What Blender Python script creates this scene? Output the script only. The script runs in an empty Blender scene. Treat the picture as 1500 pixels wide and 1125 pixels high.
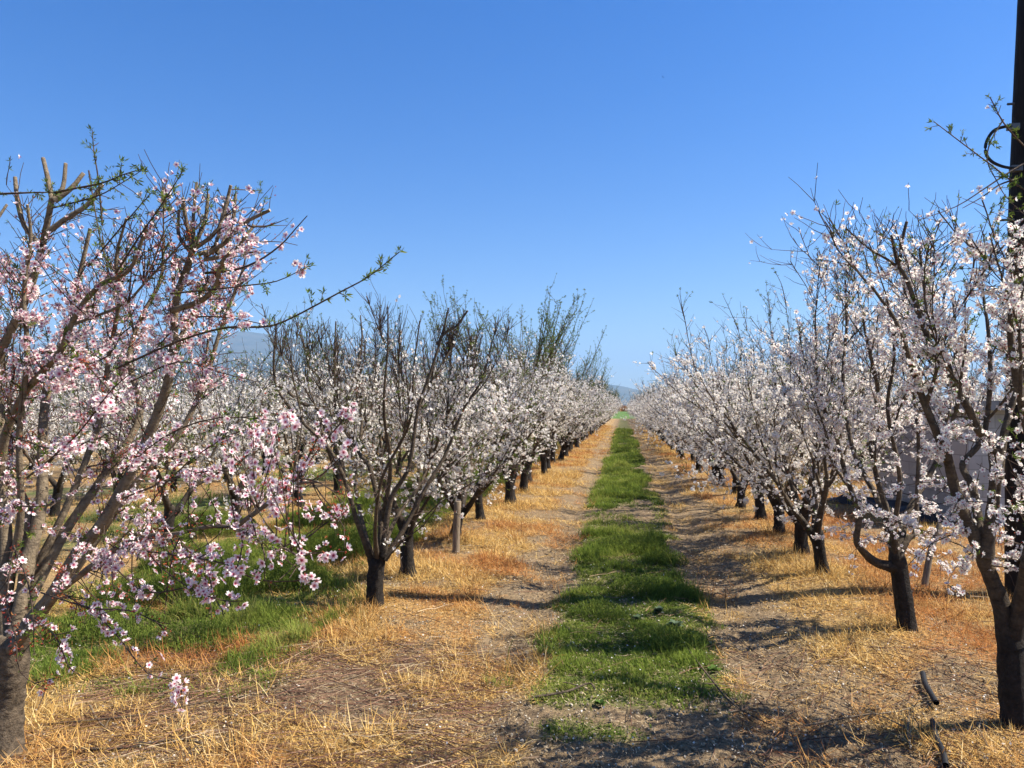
import bpy, math, random
import numpy as np
from mathutils import Vector

# ------------------------------------------------------------------ camera, sky, sun, exposure
FPX, W0, H0, CAMZ = 1091.0, 1500.0, 1125.0, 1.7
YAW = math.radians(8.5)
PITCH = math.atan((597 - 562.5) / FPX)
SUN_AZ, SUN_EL = math.radians(80), math.radians(50)      # azimuth clockwise from +Y

sc = bpy.context.scene
cam = bpy.data.cameras.new('camera')
cam.sensor_width = 36.0
cam.lens = 36.0 * FPX / W0
cam.clip_start = 0.05
cam.clip_end = 60000
camo = bpy.data.objects.new('camera', cam)
sc.collection.objects.link(camo)
camo.location = (0, 0, CAMZ)
camo.rotation_euler = (math.pi / 2 + PITCH, 0, YAW)
sc.camera = camo

world = bpy.data.worlds.new('World')
sc.world = world
world.use_nodes = True
wn = world.node_tree
bg = wn.nodes['Background']
sky = wn.nodes.new('ShaderNodeTexSky')
sky.sky_type = 'NISHITA'
sky.sun_disc = False
sky.sun_elevation = SUN_EL
sky.sun_rotation = SUN_AZ
sky.altitude = 0
sky.air_density = 1.0
sky.dust_density = 0.3
sky.ozone_density = 2.0
hsv = wn.nodes.new('ShaderNodeHueSaturation')
hsv.inputs['Saturation'].default_value = 1.50
hsv.inputs['Hue'].default_value = 0.515
wn.links.new(sky.outputs[0], hsv.inputs['Color'])
wn.links.new(hsv.outputs[0], bg.inputs['Color'])
bg.inputs['Strength'].default_value = 0.072

sun = bpy.data.lights.new('sun', 'SUN')
sun.energy = 5.0
sun.angle = math.radians(0.53)
sun.color = (1.0, 0.93, 0.82)
suno = bpy.data.objects.new('sun', sun)
sc.collection.objects.link(suno)
sdir = Vector((math.sin(SUN_AZ) * math.cos(SUN_EL), math.cos(SUN_AZ) * math.cos(SUN_EL), math.sin(SUN_EL)))
suno.rotation_euler = sdir.to_track_quat('Z', 'Y').to_euler()
suno.location = (20, 5, 20)

sc.view_settings.view_transform = 'Standard'
sc.view_settings.look = 'None'
sc.view_settings.exposure = 1.28
sc.view_settings.gamma = 1.0
sc.cycles.max_bounces = 6
sc.cycles.diffuse_bounces = 3
sc.cycles.glossy_bounces = 2
sc.cycles.transmission_bounces = 4
sc.cycles.volume_bounces = 0
sc.cycles.use_denoising = True

# ------------------------------------------------------------------ helpers
_F = np.array([-math.sin(YAW) * math.cos(PITCH), math.cos(YAW) * math.cos(PITCH), math.sin(PITCH)])
_R = np.array([math.cos(YAW), math.sin(YAW), 0.0])
_U = np.cross(_R, _F)


def at(px, py, Y):
    """point at distance Y along the rows that the photograph shows at px, py"""
    r = _F + _R * (px - 750) / FPX + _U * (562.5 - py) / FPX
    return np.array([0, 0, CAMZ]) + r * (Y / r[1])


def _hash(ix, iy, seed):
    h = (ix.astype(np.int64) * 374761393 + iy.astype(np.int64) * 668265263 + seed * 2147483647) & 0xffffffff
    h = ((h ^ (h >> 13)) * 1274126177) & 0xffffffff
    h = (h ^ (h >> 16)) & 0xffffffff
    return h / 4294967295.0


def vn(x, y, s, seed=0):
    """value noise 0..1, feature size s"""
    x = np.asarray(x, float) / s
    y = np.asarray(y, float) / s
    ix, iy = np.floor(x), np.floor(y)
    fx, fy = x - ix, y - iy
    fx = fx * fx * (3 - 2 * fx)
    fy = fy * fy * (3 - 2 * fy)
    a, b = _hash(ix, iy, seed), _hash(ix + 1, iy, seed)
    c, d = _hash(ix, iy + 1, seed), _hash(ix + 1, iy + 1, seed)
    return (a * (1 - fx) + b * fx) * (1 - fy) + (c * (1 - fx) + d * fx) * fy


def fbm(x, y, s, seed=0, n=3):
    t, a, k = 0, 0.5, 0
    for i in range(n):
        t = t + a * vn(x, y, s / 2 ** i, seed + i * 17)
        k += a
        a *= 0.5
    return t / k


def sstep(a, b, x):
    t = np.clip((x - a) / (b - a), 0, 1)
    return t * t * (3 - 2 * t)


def band(x, a, b, w):
    return sstep(a - w, a + w, x) * (1 - sstep(b - w, b + w, x))


def hgt(x, y):
    x = np.asarray(x, float)
    y = np.asarray(y, float)
    fade = 1 / (1 + (y / 60) ** 2)
    h = 0.05 * (fbm(x, y, 1.6, 3) - 0.5) + 0.035 * (fbm(x, y, 0.35, 9) - 0.5)
    h = h - 0.045 * np.exp(-((x + 0.75) / 0.2) ** 2) - 0.045 * np.exp(-((x - 0.88) / 0.22) ** 2)
    h = h + 0.05 * np.exp(-((x + 2.0) / 0.6) ** 2) + 0.05 * np.exp(-((x - 2.0) / 0.6) ** 2)
    return h * fade


def mesh_obj(name, V, F, mats, parent=None, mi=None, col=None, smooth=False):
    V = np.ascontiguousarray(V, dtype=np.float32)
    F = np.ascontiguousarray(F, dtype=np.int32)
    k = F.shape[1]
    me = bpy.data.meshes.new(name)
    me.vertices.add(len(V))
    me.vertices.foreach_set('co', V.ravel())
    me.loops.add(F.size)
    me.loops.foreach_set('vertex_index', F.ravel())
    me.polygons.add(len(F))
    me.polygons.foreach_set('loop_start', np.arange(0, F.size, k, dtype=np.int32))
    if mi is not None:
        me.polygons.foreach_set('material_index', np.asarray(mi, dtype=np.int32))
    me.polygons.foreach_set('use_smooth', np.full(len(F), smooth))
    if col is not None:
        c = np.ones((len(V), 4), np.float32)
        c[:, :col.shape[1]] = col
        at_ = me.attributes.new('c', 'FLOAT_COLOR', 'POINT')
        at_.data.foreach_set('color', c.ravel())
    for m in (mats if isinstance(mats, (list, tuple)) else [mats]):
        me.materials.append(m)
    me.update(calc_edges=True)
    o = bpy.data.objects.new(name, me)
    sc.collection.objects.link(o)
    if parent is not None:
        o.parent = parent
    return o


def tag(o, label=None, cat=None, group=None, kind=None):
    if label:
        o['label'] = label
    if cat:
        o['category'] = cat
    if group:
        o['group'] = group
    if kind:
        o['kind'] = kind
    return o


def empty(name, loc):
    o = bpy.data.objects.new(name, None)
    o.empty_display_size = 0.2
    o.location = loc
    sc.collection.objects.link(o)
    return o


class Bag:
    """collects quads and one colour per vertex, becomes one mesh"""
    def __init__(s):
        s.V, s.F, s.C, s.n = [], [], [], 0

    def add(s, V, F, C=None):
        V = np.asarray(V, float)
        s.V.append(V)
        s.F.append(np.asarray(F, int) + s.n)
        s.C.append(np.zeros((len(V), 3)) if C is None else C)
        s.n += len(V)

    def box(s, c, d, rz=0.0, taper=1.0):
        x, y, z = np.array(d) / 2
        v = np.array([[sx * x * (taper if sz > 0 else 1), sy * y * (taper if sz > 0 else 1), sz * z] for sz in (-1, 1) for sx, sy in ((-1, -1), (1, -1), (1, 1), (-1, 1))])
        if rz:
            ca, sa = math.cos(rz), math.sin(rz)
            v = v @ np.array([[ca, sa, 0], [-sa, ca, 0], [0, 0, 1]])
        s.add(v + np.array(c), [[0, 3, 2, 1], [4, 5, 6, 7], [0, 1, 5, 4], [1, 2, 6, 5], [2, 3, 7, 6], [3, 0, 4, 7]])

    def obj(s, name, mats, parent=None, smooth=False):
        return mesh_obj(name, np.concatenate(s.V), np.concatenate(s.F), mats, parent, col=np.concatenate(s.C), smooth=smooth)


def smooth_line(P, n=4):
    """Catmull-Rom through the points"""
    P = np.asarray(P, float)
    if len(P) < 3:
        return P
    Q = np.vstack([2 * P[0] - P[1], P, 2 * P[-1] - P[-2]])
    out = []
    for i in range(1, len(Q) - 2):
        for t in np.arange(n) / n:
            a, b, c, d = Q[i - 1:i + 3]
            out.append(0.5 * (2 * b + (c - a) * t + (2 * a - 5 * b + 4 * c - d) * t * t + (3 * b - a - 3 * c + d) * t ** 3))
    out.append(P[-1])
    return np.array(out)


def tube(bag, P, R, n, cut=False, rough=0.0, rng=None):
    P = np.asarray(P, float)
    R = np.asarray(R, float)
    if len(P) < 2:
        return
    T = np.gradient(P, axis=0)
    T /= np.linalg.norm(T, axis=1)[:, None] + 1e-9
    a = np.array([0.31, 0.95, 0.05]) if abs(T[0][2]) > 0.6 else np.array([0, 0, 1.0])
    N = a - T * (T @ a)[:, None]
    N /= np.linalg.norm(N, axis=1)[:, None] + 1e-9
    B = np.cross(T, N)
    th = np.arange(n) * 2 * math.pi / n
    cs, sn = np.cos(th), np.sin(th)
    rr = R[:, None] * np.ones(n)
    if rough and rng is not None:
        rr = rr * (1 + rough * 0.6 * rng.uniform(-1, 1, rr.shape) + (rough * rng.uniform(-1, 1, n))[None, :])
        if rough > 0.12:
            rr = rr * (1 + 0.5 * rng.uniform(0, 1, n)[None, :] * np.clip(1 - (P[:, 2] - P[0, 2]) / 0.28, 0, 1)[:, None] ** 2)
    V = P[:, None, :] + rr[:, :, None] * (cs[None, :, None] * N[:, None, :] + sn[None, :, None] * B[:, None, :])
    C = np.zeros((len(P), n, 3))
    C[:, :, 1] = np.clip(R / 0.08, 0, 1)[:, None]
    C[:, :, 2] = np.clip(1.25 - V[:, :, 2] / 0.9, 0, 1) * np.clip(R / 0.04, 0, 1)[:, None]
    rings = len(P)
    if cut:
        e1 = P[-1] + (V[-1] - P[-1]) * 0.96 + T[-1] * 0.0015
        e2 = np.repeat((P[-1] + T[-1] * 0.003)[None], n, 0)
        V = np.concatenate([V, e1[None], e2[None]])
        ce = np.zeros((2, n, 3))
        ce[:, :, 0] = 1
        C = np.concatenate([C, ce])
        rings += 2
    i = np.arange(rings - 1)[:, None] * n
    j = np.arange(n)[None, :]
    k = (j + 1) % n
    F = np.stack([i + j, i + k, i + n + k, i + n + j], -1).reshape(-1, 4)
    bag.add(V.reshape(-1, 3), F, C.reshape(-1, 3))


def rand_rot(rng, D, tilt=0.5):
    """M rotation matrices whose z looks along D with random roll"""
    M = len(D)
    z = D + rng.normal(0, tilt, (M, 3))
    z /= np.linalg.norm(z, axis=1)[:, None] + 1e-9
    a = rng.normal(0, 1, (M, 3))
    x = np.cross(a, z)
    x /= np.linalg.norm(x, axis=1)[:, None] + 1e-9
    y = np.cross(z, x)
    return np.stack([x, y, z], -1)


def scatter(TV, TF, TC, P, Rm, S, rnd, TM=None):
    """copies of a template as one array"""
    M, nv = len(P), len(TV)
    V = np.einsum('mij,vj->mvi', Rm, TV) * S[:, None, None] + P[:, None, :]
    F = (TF[None] + (np.arange(M) * nv)[:, None, None]).reshape(-1, TF.shape[1])
    C = np.zeros((M, nv, 3), np.float32)
    C[:, :, 0] = TC[None, :, 0]
    C[:, :, 1] = rnd[:, None]
    C[:, :, 2] = TC[None, :, 1]
    mi = None if TM is None else np.tile(TM, M)
    return V.reshape(-1, 3), F, C.reshape(-1, 3), mi

# ------------------------------------------------------------------ materials


def mat(name, rough=0.8):
    m = bpy.data.materials.new(name)
    m.use_nodes = True
    nt = m.node_tree
    b = nt.nodes['Principled BSDF']
    b.inputs['Roughness'].default_value = rough
    b.inputs['Specular IOR Level'].default_value = 0.25
    return m, nt, b


def N(nt, t, **kw):
    n = nt.nodes.new(t)
    for k, v in kw.items():
        setattr(n, k, v)
    return n


def ramp(nt, src, stops):
    r = N(nt, 'ShaderNodeValToRGB')
    e = r.color_ramp.elements
    while len(e) > 1:
        e.remove(e[-1])
    for i, (p, c) in enumerate(stops):
        q = e[0] if i == 0 else e.new(p)
        q.position = p
        q.color = (*c, 1) if len(c) == 3 else c
    nt.links.new(src, r.inputs['Fac'])
    return r.outputs['Color']


def attr(nt):
    a = N(nt, 'ShaderNodeAttribute', attribute_name='c')
    s = N(nt, 'ShaderNodeSeparateColor')
    nt.links.new(a.outputs['Color'], s.inputs[0])
    return s.outputs


def noise(nt, scale, detail=4, rough=0.6, coord='Object', stretch=None):
    tc = N(nt, 'ShaderNodeTexCoord')
    n = N(nt, 'ShaderNodeTexNoise')
    n.inputs['Scale'].default_value = scale
    n.inputs['Detail'].default_value = detail
    n.inputs['Roughness'].default_value = rough
    if stretch:
        mp = N(nt, 'ShaderNodeMapping')
        mp.inputs['Scale'].default_value = stretch
        nt.links.new(tc.outputs[coord], mp.inputs[0])
        nt.links.new(mp.outputs[0], n.inputs['Vector'])
    else:
        nt.links.new(tc.outputs[coord], n.inputs['Vector'])
    return n.outputs['Fac']


def mix(nt, fac, a, b, blend='MIX'):
    m = N(nt, 'ShaderNodeMix', data_type='RGBA', blend_type=blend)
    for s, v in ((m.inputs[0], fac), (m.inputs[6], a), (m.inputs[7], b)):
        if isinstance(v, (int, float)):
            s.default_value = v
        elif isinstance(v, tuple):
            s.default_value = (*v, 1)
        else:
            nt.links.new(v, s)
    return m.outputs[2]


def bump(nt, b, h, strength, dist):
    n = N(nt, 'ShaderNodeBump')
    n.inputs['Strength'].default_value = strength
    n.inputs['Distance'].default_value = dist
    nt.links.new(h, n.inputs['Height'])
    nt.links.new(n.outputs[0], b.inputs['Normal'])


def bark(name, light, dark, trunkc):
    m, nt, b = mat(name, 0.85)
    s = attr(nt)
    n1 = noise(nt, 28, 5, 0.65)
    n2 = noise(nt, 5, 4, 0.7)
    rings = noise(nt, 9, 3, 0.7, stretch=(1, 1, 9))
    base = ramp(nt, n1, [(0.3, dark), (0.68, light)])
    base = mix(nt, 0.2, base, ramp(nt, rings, [(0.38, tuple(c * 0.45 for c in dark)), (0.5, light)]), 'MIX')
    thick = ramp(nt, s[2], [(0.25, (0, 0, 0)), (0.8, (1, 1, 1))])
    tr = ramp(nt, n1, [(0.35, tuple(c * 0.4 for c in trunkc)), (0.72, tuple(c * 1.6 for c in trunkc))])
    base = mix(nt, thick, base, tr)
    base = mix(nt, ramp(nt, n2, [(0.5, (0, 0, 0)), (0.75, (0.5, 0.5, 0.5))]), base, tuple(c * 0.5 for c in dark))
    base = mix(nt, s[0], base, (0.62, 0.5, 0.34))
    nt.links.new(base, b.inputs['Base Color'])
    bump(nt, b, mix(nt, 0.5, n1, noise(nt, 70, 5, 0.7)), 1.0, 0.02)
    return m


def thin(name, col, trans=0.35):
    """diffuse + light through the leaf; col(nt, sep) gives the colour socket"""
    m = bpy.data.materials.new(name)
    m.use_nodes = True
    nt = m.node_tree
    nt.nodes.remove(nt.nodes['Principled BSDF'])
    out = nt.nodes['Material Output']
    s = attr(nt)
    c = col(nt, s)
    d = N(nt, 'ShaderNodeBsdfDiffuse')
    t = N(nt, 'ShaderNodeBsdfTranslucent')
    mx = N(nt, 'ShaderNodeMixShader')
    mx.inputs[0].default_value = trans
    nt.links.new(c, d.inputs[0])
    nt.links.new(c, t.inputs[0])
    nt.links.new(d.outputs[0], mx.inputs[1])
    nt.links.new(t.outputs[0], mx.inputs[2])
    nt.links.new(mx.outputs[0], out.inputs[0])
    return m


def petal_col(pink):
    def f(nt, s):
        w = (0.92, 0.89, 0.82)
        p = (0.91, 0.88 - 0.17 * pink, 0.81 - 0.09 * pink)
        c1 = ramp(nt, s[0], [(0.0, (0.30, 0.03, 0.07)), (0.10 + .05 * pink, (0.42, 0.04, 0.12)), (0.22 + 0.09 * pink, (0.80, 0.55 - .1 * pink, 0.60 - .06 * pink)), (0.34 + .14 * pink, p), (0.9, w)])
        c2 = mix(nt, s[1], c1, (0.90, 0.90, 0.88), 'MULTIPLY')
        return c2
    return f


M_petal_pink = thin('petal_pink', petal_col(1.0), 0.42)
M_petal_white = thin('petal_white', petal_col(0.05), 0.45)
M_calyx = thin('calyx', lambda nt, s: ramp(nt, s[1], [(0.0, (0.28, 0.04, 0.035)), (0.6, (0.50, 0.11, 0.06)), (1.0, (0.42, 0.2, 0.07))]), 0.25)
M_leaf = thin('young_leaf', lambda nt, s: ramp(nt, s[1], [(0.0, (0.07, 0.10, 0.02)), (0.6, (0.13, 0.19, 0.035)), (1.0, (0.20, 0.23, 0.05))]), 0.4)
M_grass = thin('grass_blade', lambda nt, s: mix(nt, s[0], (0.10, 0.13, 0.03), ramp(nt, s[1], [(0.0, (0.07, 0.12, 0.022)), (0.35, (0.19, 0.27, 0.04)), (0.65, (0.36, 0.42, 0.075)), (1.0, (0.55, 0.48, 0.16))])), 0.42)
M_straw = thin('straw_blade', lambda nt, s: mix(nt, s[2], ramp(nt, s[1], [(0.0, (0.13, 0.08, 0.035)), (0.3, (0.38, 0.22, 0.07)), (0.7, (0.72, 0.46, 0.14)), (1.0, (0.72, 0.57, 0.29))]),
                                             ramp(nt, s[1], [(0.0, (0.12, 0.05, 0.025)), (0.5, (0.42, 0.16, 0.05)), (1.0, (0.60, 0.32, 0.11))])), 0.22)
M_bark_warm = bark('bark_warm', (0.27, 0.21, 0.135), (0.10, 0.073, 0.048), (0.12, 0.09, 0.06))
M_bark_dark = bark('bark_dark', (0.145, 0.108, 0.070), (0.032, 0.023, 0.016), (0.022, 0.017, 0.013))

M_twigbark = bark('twig_bark', (0.12, 0.078, 0.052), (0.04, 0.026, 0.018), (0.04, 0.03, 0.02))


def soil_material():
    m, nt, b = mat('soil', 0.95)
    s = attr(nt)
    n1 = noise(nt, 14, 8, 0.7)
    n2 = noise(nt, 1.3, 5, 0.6)
    n3 = noise(nt, 60, 4, 0.7)
    soil = ramp(nt, n1, [(0.25, (0.07, 0.047, 0.026)), (0.45, (0.20, 0.138, 0.075)), (0.68, (0.36, 0.26, 0.145))])
    soil = mix(nt, ramp(nt, n2, [(0.4, (0, 0, 0)), (0.65, (0.5, 0.5, 0.5))]), soil, (0.21, 0.145, 0.08))
    grn = ramp(nt, n1, [(0.3, (0.06, 0.07, 0.022)), (0.7, (0.14, 0.17, 0.045))])
    strw = ramp(nt, n3, [(0.32, (0.10, 0.058, 0.026)), (0.5, (0.30, 0.19, 0.08)), (0.7, (0.50, 0.35, 0.15))])
    soil = mix(nt, ramp(nt, noise(nt, 45, 6, 0.8), [(0.42, (0.75, 0.75, 0.75)), (0.5, (0, 0, 0))]), soil, (0.10, 0.07, 0.042))
    c = mix(nt, s[1], soil, strw)
    c = mix(nt, s[0], c, grn)
    c = mix(nt, s[2], c, mix(nt, n2, (0.06, 0.12, 0.022), (0.10, 0.17, 0.032)))
    nt.links.new(c, b.inputs['Base Color'])
    bump(nt, b, mix(nt, 0.5, n1, n3), 1.0, 0.04)
    return m


M_soil = soil_material()

# ------------------------------------------------------------------ ground


def green_mask(x, y):
    e = 0.26 * (fbm(x, y, 0.6, 21, 4) - 0.5) * 2
    wig = 0.10 * (vn(0 * x, y, 3.0, 5) - 0.5)
    strip = band(x + e + wig, -0.50, 0.58, 0.11) * sstep(4.25, 4.6, y + 1.4 * e)
    bare = np.exp(-((x - 0.30) / 0.45) ** 2 - ((y - 12.2) / 1.5) ** 2) * 1.1
    bare = np.maximum(bare, sstep(0.60, 0.74, fbm(x, y / 2.5, 0.9, 77)) * sstep(8, 13, y))
    bare = np.maximum(bare, 0.45 * sstep(0.60, 0.70, fbm(x, y, 0.5, 78)))
    strip = strip * (1 - 0.3 * sstep(14, 30, y)) * (1 - np.clip(bare, 0, 1)) * (1 - sstep(112, 118, y))
    n = fbm(x, y, 0.8, 31)
    fore = band(x, -0.8, 0.05, 0.15) * band(y, 3.1, 4.9, 0.3) * sstep(0.50, 0.62, n) * 0.7
    lane = band(x, -5.0, -2.7 + 0.55 * (1 - sstep(5.5, 7.5, y)), 0.2) * sstep(3.9, 4.5, y) * sstep(0.14, 0.40, fbm(x, y, 1.1, 41) + 0.08 * band(y, 5.5, 9.5, 1)) * (1 - sstep(60, 90, y))
    lane2 = band(x, -8.6, -6.4, 0.3) * sstep(0.32, 0.48, fbm(x, y, 1.3, 43))
    lane3 = sstep(0.36, 0.52, fbm(x, y, 1.5, 47)) * (band(x, -12, -10, .3) + band(x, 6.6, 30, .5) + band(x, 2.9, 4.8, .3) * sstep(14, 18, y) * 0.8)
    return np.clip(strip + fore + lane + lane2 + lane3, 0, 1)


def straw_mask(x, y):
    e = 0.25 * (fbm(x, y, 0.6, 51) - 0.5) * 2
    l1 = band(x + e, -2.75, -1.12, 0.12) * sstep(4.3, 5.2, y + 2 * e)
    r1 = band(x + e, 1.32, 3.3, 0.18) * (0.55 + 0.45 * sstep(4.8, 5.8, y)) + 0.8 * band(x + e, 3.3, 6.0, 0.3)
    l2 = band(x + e, -6.6, -4.7, 0.25) + 0.9 * band(x + e, -10.4, -8.4, 0.3) + 0.9 * band(x + e, -14, -12, 0.3) + 0.6 * band(x + e, -40, -14, 0.3)
    tr = 0.5 * (band(x, -1.12, -0.5, .08) + band(x, 0.55, 1.32, .08)) * sstep(0.50, 0.68, fbm(x, y, 0.3, 53, 4)) + 0.05 * band(x, -1, 1.2, .1)
    lanes = 0.4 * band(x, -5.0, -2.6, 0.2) * sstep(0.42, 0.55, fbm(x, y, 0.9, 55)) + 0.5 * band(x, -8.6, -6.5, .2) * sstep(0.45, 0.6, fbm(x, y, 1.0, 56))
    near = 0.52 * band(x, -3.2, -0.5, 0.3) * sstep(2, 3, y) * (1 - sstep(4.3, 5.2, y)) * sstep(0.36, 0.55, fbm(x, y, 0.5, 57))
    g = (l1 + r1 + l2 + tr + near + lanes) * (0.15 + 0.85 * sstep(0.30, 0.46, fbm(x, y, 0.7, 59, 4)))
    return np.clip(g, 0, 1) * (1 - sstep(112, 118, y))


def axis(lo, hi, fine, a, b, grow=1.09):
    """coordinates: step fine between a and b, growing outside"""
    c = list(np.arange(a, b, fine))
    s, v = fine, c[-1]
    while v < hi:
        s *= grow
        v += s
        c.append(v)
    s, v = fine, c[0]
    while v > lo:
        s *= grow
        v -= s
        c.insert(0, v)
    return np.array(c)


gx = axis(-12000, 12000, 0.022, -3.6, 3.8, 1.05)
ys = [1.2]
while ys[-1] < 14000:
    ys.append(ys[-1] + max(0.018, 0.0055 * ys[-1] ** 1.12))
gy = np.array([-9000, -1000, -100, -10, -3, 0, 0.6] + ys)
X, Y = np.meshgrid(gx, gy)
Zg = hgt(X, Y)
near = 1 / (1 + (Y / 9) ** 2) * (Y > 0)
clod = 0.6 * fbm(X, Y, 0.09, 91) + 0.4 * vn(X, Y, 0.03, 92) - 0.5
rut = 1 - np.clip(green_mask(X, Y) + straw_mask(X, Y), 0, 1)
Zg = Zg + near * clod * (0.03 + 0.06 * rut * sstep(0.42, 0.62, fbm(X, Y, 0.5, 93))) - 0.012
ny, nx = X.shape
idx = np.arange(nx * ny).reshape(ny, nx)
GF = np.stack([idx[:-1, :-1], idx[:-1, 1:], idx[1:, 1:], idx[1:, :-1]], -1).reshape(-1, 4)
gm = green_mask(X, Y)
sm = straw_mask(X, Y)
field = sstep(114, 119, Y)
GC = np.stack([gm, sm, field], -1).reshape(-1, 3)
ground = mesh_obj('ground', np.stack([X, Y, Zg], -1).reshape(-1, 3), GF, M_soil, col=GC, smooth=True)
tag(ground, kind='structure')


def hz(x, y):
    return float(hgt(np.array([x]), np.array([y]))[0])


def blades(P, az, L, lean, curve, w, segs, rnd, tint):
    """tapering curved blades as triangles"""
    M = len(P)
    nv = 2 * segs + 1
    V = np.zeros((M, nv, 3))
    C = np.zeros((M, nv, 3), np.float32)
    side = np.stack([-np.sin(az), np.cos(az), 0 * az], -1)
    hd = np.stack([np.cos(az), np.sin(az), 0 * az], -1)
    p = P.copy()
    ang = lean.copy()
    for s in range(segs + 1):
        t = s / segs
        if s < segs:
            hw = (w * (1 - 0.7 * t) / 2)[:, None]
            V[:, 2 * s] = p - side * hw
            V[:, 2 * s + 1] = p + side * hw
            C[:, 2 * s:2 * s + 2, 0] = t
        else:
            V[:, 2 * s] = p
            C[:, 2 * s, 0] = 1
        d = hd * np.sin(ang)[:, None] + np.array([0, 0, 1.0]) * np.cos(ang)[:, None]
        p = p + d * (L / segs)[:, None]
        ang = ang + curve / segs
    C[:, :, 1] = rnd[:, None]
    C[:, :, 2] = tint[:, None]
    f = []
    for s in range(segs - 1):
        a = 2 * s
        f += [[a, a + 1, a + 3], [a, a + 3, a + 2]]
    a = 2 * (segs - 1)
    f.append([a, a + 1, a + 2])
    f = np.array(f)
    F = (f[None] + (np.arange(M) * nv)[:, None, None]).reshape(-1, 3)
    V = V.reshape(-1, 3)
    return V, F, C.reshape(-1, 3)


def sample(rng, n, x0, x1, y0, y1, mask):
    x = rng.uniform(x0, x1, n)
    y = np.exp(rng.uniform(math.log(y0), math.log(y1), n))
    k = rng.uniform(0, 1, n) < mask(x, y)
    return x[k], y[k]


rng = np.random.default_rng(7)
# green grass and weeds
x, y = sample(rng, 125000, -0.9, 0.95, 3.0, 60, green_mask)
x2, y2 = sample(rng, 125000, -5.2, -2.0, 3.8, 30, green_mask)
x3, y3 = sample(rng, 30000, -9, 9, 9, 45, green_mask)
x = np.concatenate([x, x2, x3])
y = np.concatenate([y, y2, y3])
K = 3
x = np.repeat(x, K) + rng.normal(0, 0.012, len(x) * K)
y = np.repeat(y, K) + rng.normal(0, 0.012, len(y) * K)
grow = 1 + np.clip(y - 6, 0, 60) / 14
clump = fbm(x, y, 0.35, 61)
hgh = (0.02 + 0.085 * sstep(0.35, 0.72, clump)) * rng.uniform(0.5, 1.3, len(x)) * np.minimum(grow, 1.5)
hgh = hgh * np.where(rng.random(len(x)) < 0.05, 2.0, 1) * (0.55 + 0.9 * sstep(0.35, 0.65, fbm(x, y, 0.9, 64)))
hgh = np.where((y < 4.5) & (x > -1.5), hgh * 0.6, hgh)
hgh = np.where(x < -2.2, hgh * (1.2 + 1.1 * sstep(0.45, 0.62, fbm(x, y, 0.7, 66))), hgh)
wide = rng.random(len(x)) < 0.35
hgh = np.where(wide, hgh * 0.6 + 0.012, hgh)
P = np.stack([x, y, hgt(x, y) - 0.012], -1)
rnd = np.clip(0.22 + 1.05 * (fbm(x, y, 0.5, 63, 4) - 0.12) + rng.normal(0, 0.16, len(x)) - 0.15, 0, 1)
V, F, C = blades(P, rng.uniform(0, 6.283, len(x)), hgh, rng.uniform(0.1, 1.15, len(x)), rng.uniform(0, 1.2, len(x)),
                 np.where(wide, rng.uniform(0.007, 0.014, len(x)), rng.uniform(0.0025, 0.006, len(x))) * grow, 2, rnd, 0 * rnd)
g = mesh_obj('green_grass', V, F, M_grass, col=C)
tag(g, 'lush green grass and weeds on the middle strip and in the left lane', 'grass', kind='stuff')

# bushy weeds in the left lane and a few in the strip
bx, by, bh = [], [], []
for (cx0, cy0, rx0, hh) in ((-3.75, 6.35, .42, .30), (-3.2, 6.75, .34, .26), (-4.25, 6.0, .3, .22), (-3.35, 8.3, .45, .30), (-2.95, 9.2, .35, .26), (-4.6, 7.4, .4, .25), (-3.9, 5.2, .35, .16), (-3.1, 5.0, .3, .13),
                            (-5.6, 9.5, .5, .25), (-4.3, 10.5, .5, .25), (.15, 7.0, .22, .14), (-.2, 6.2, .2, .12), (.3, 5.5, .22, .12), (.05, 9.1, .35, .16), (.45, 8.4, .2, .13)):
    k_ = int(9000 * rx0 * rx0 / .16 * (0.6 if hh < .17 else 1))
    r_, a_ = rx0 * np.sqrt(rng.random(k_)), rng.uniform(0, 6.283, k_)
    bx.append(cx0 + 1.3 * r_ * np.cos(a_))
    by.append(cy0 + r_ * np.sin(a_))
    bh.append(hh * np.clip(1.1 - (r_ / rx0) ** 2 * .7, .2, 1.2))
bx, by, bh = np.concatenate(bx), np.concatenate(by), np.concatenate(bh)
bz = hgt(bx, by) + bh * rng.random(len(bx)) ** 0.7
rnd = np.clip(0.05 + 0.5 * rng.random(len(bx)) * (bz > 0.05) + 0.25 * fbm(bx, by, .2, 12), 0, 1)
V, F, C = blades(np.stack([bx, by, bz], -1), rng.uniform(0, 6.283, len(bx)), rng.uniform(0.012, 0.045, len(bx)), rng.uniform(0.1, 1.5, len(bx)), rng.uniform(0, .8, len(bx)), rng.uniform(0.003, 0.010, len(bx)), 2, rnd, 0 * rnd)
k_ = rng.random(len(bx)) < 0.12
V2, F2, C2 = blades(np.stack([bx, by, hgt(bx, by)], -1)[k_], rng.uniform(0, 6.283, k_.sum()), bh[k_] * 1.15, rng.uniform(0, .45, k_.sum()), rng.uniform(0, .5, k_.sum()), np.full(k_.sum(), .004), 3, rnd[k_], 0 * rnd[k_])
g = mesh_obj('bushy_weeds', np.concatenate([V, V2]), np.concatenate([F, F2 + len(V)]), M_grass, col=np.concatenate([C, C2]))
tag(g, 'dark bushy weeds standing above the grass in the left lane', 'weeds', kind='stuff')

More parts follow.
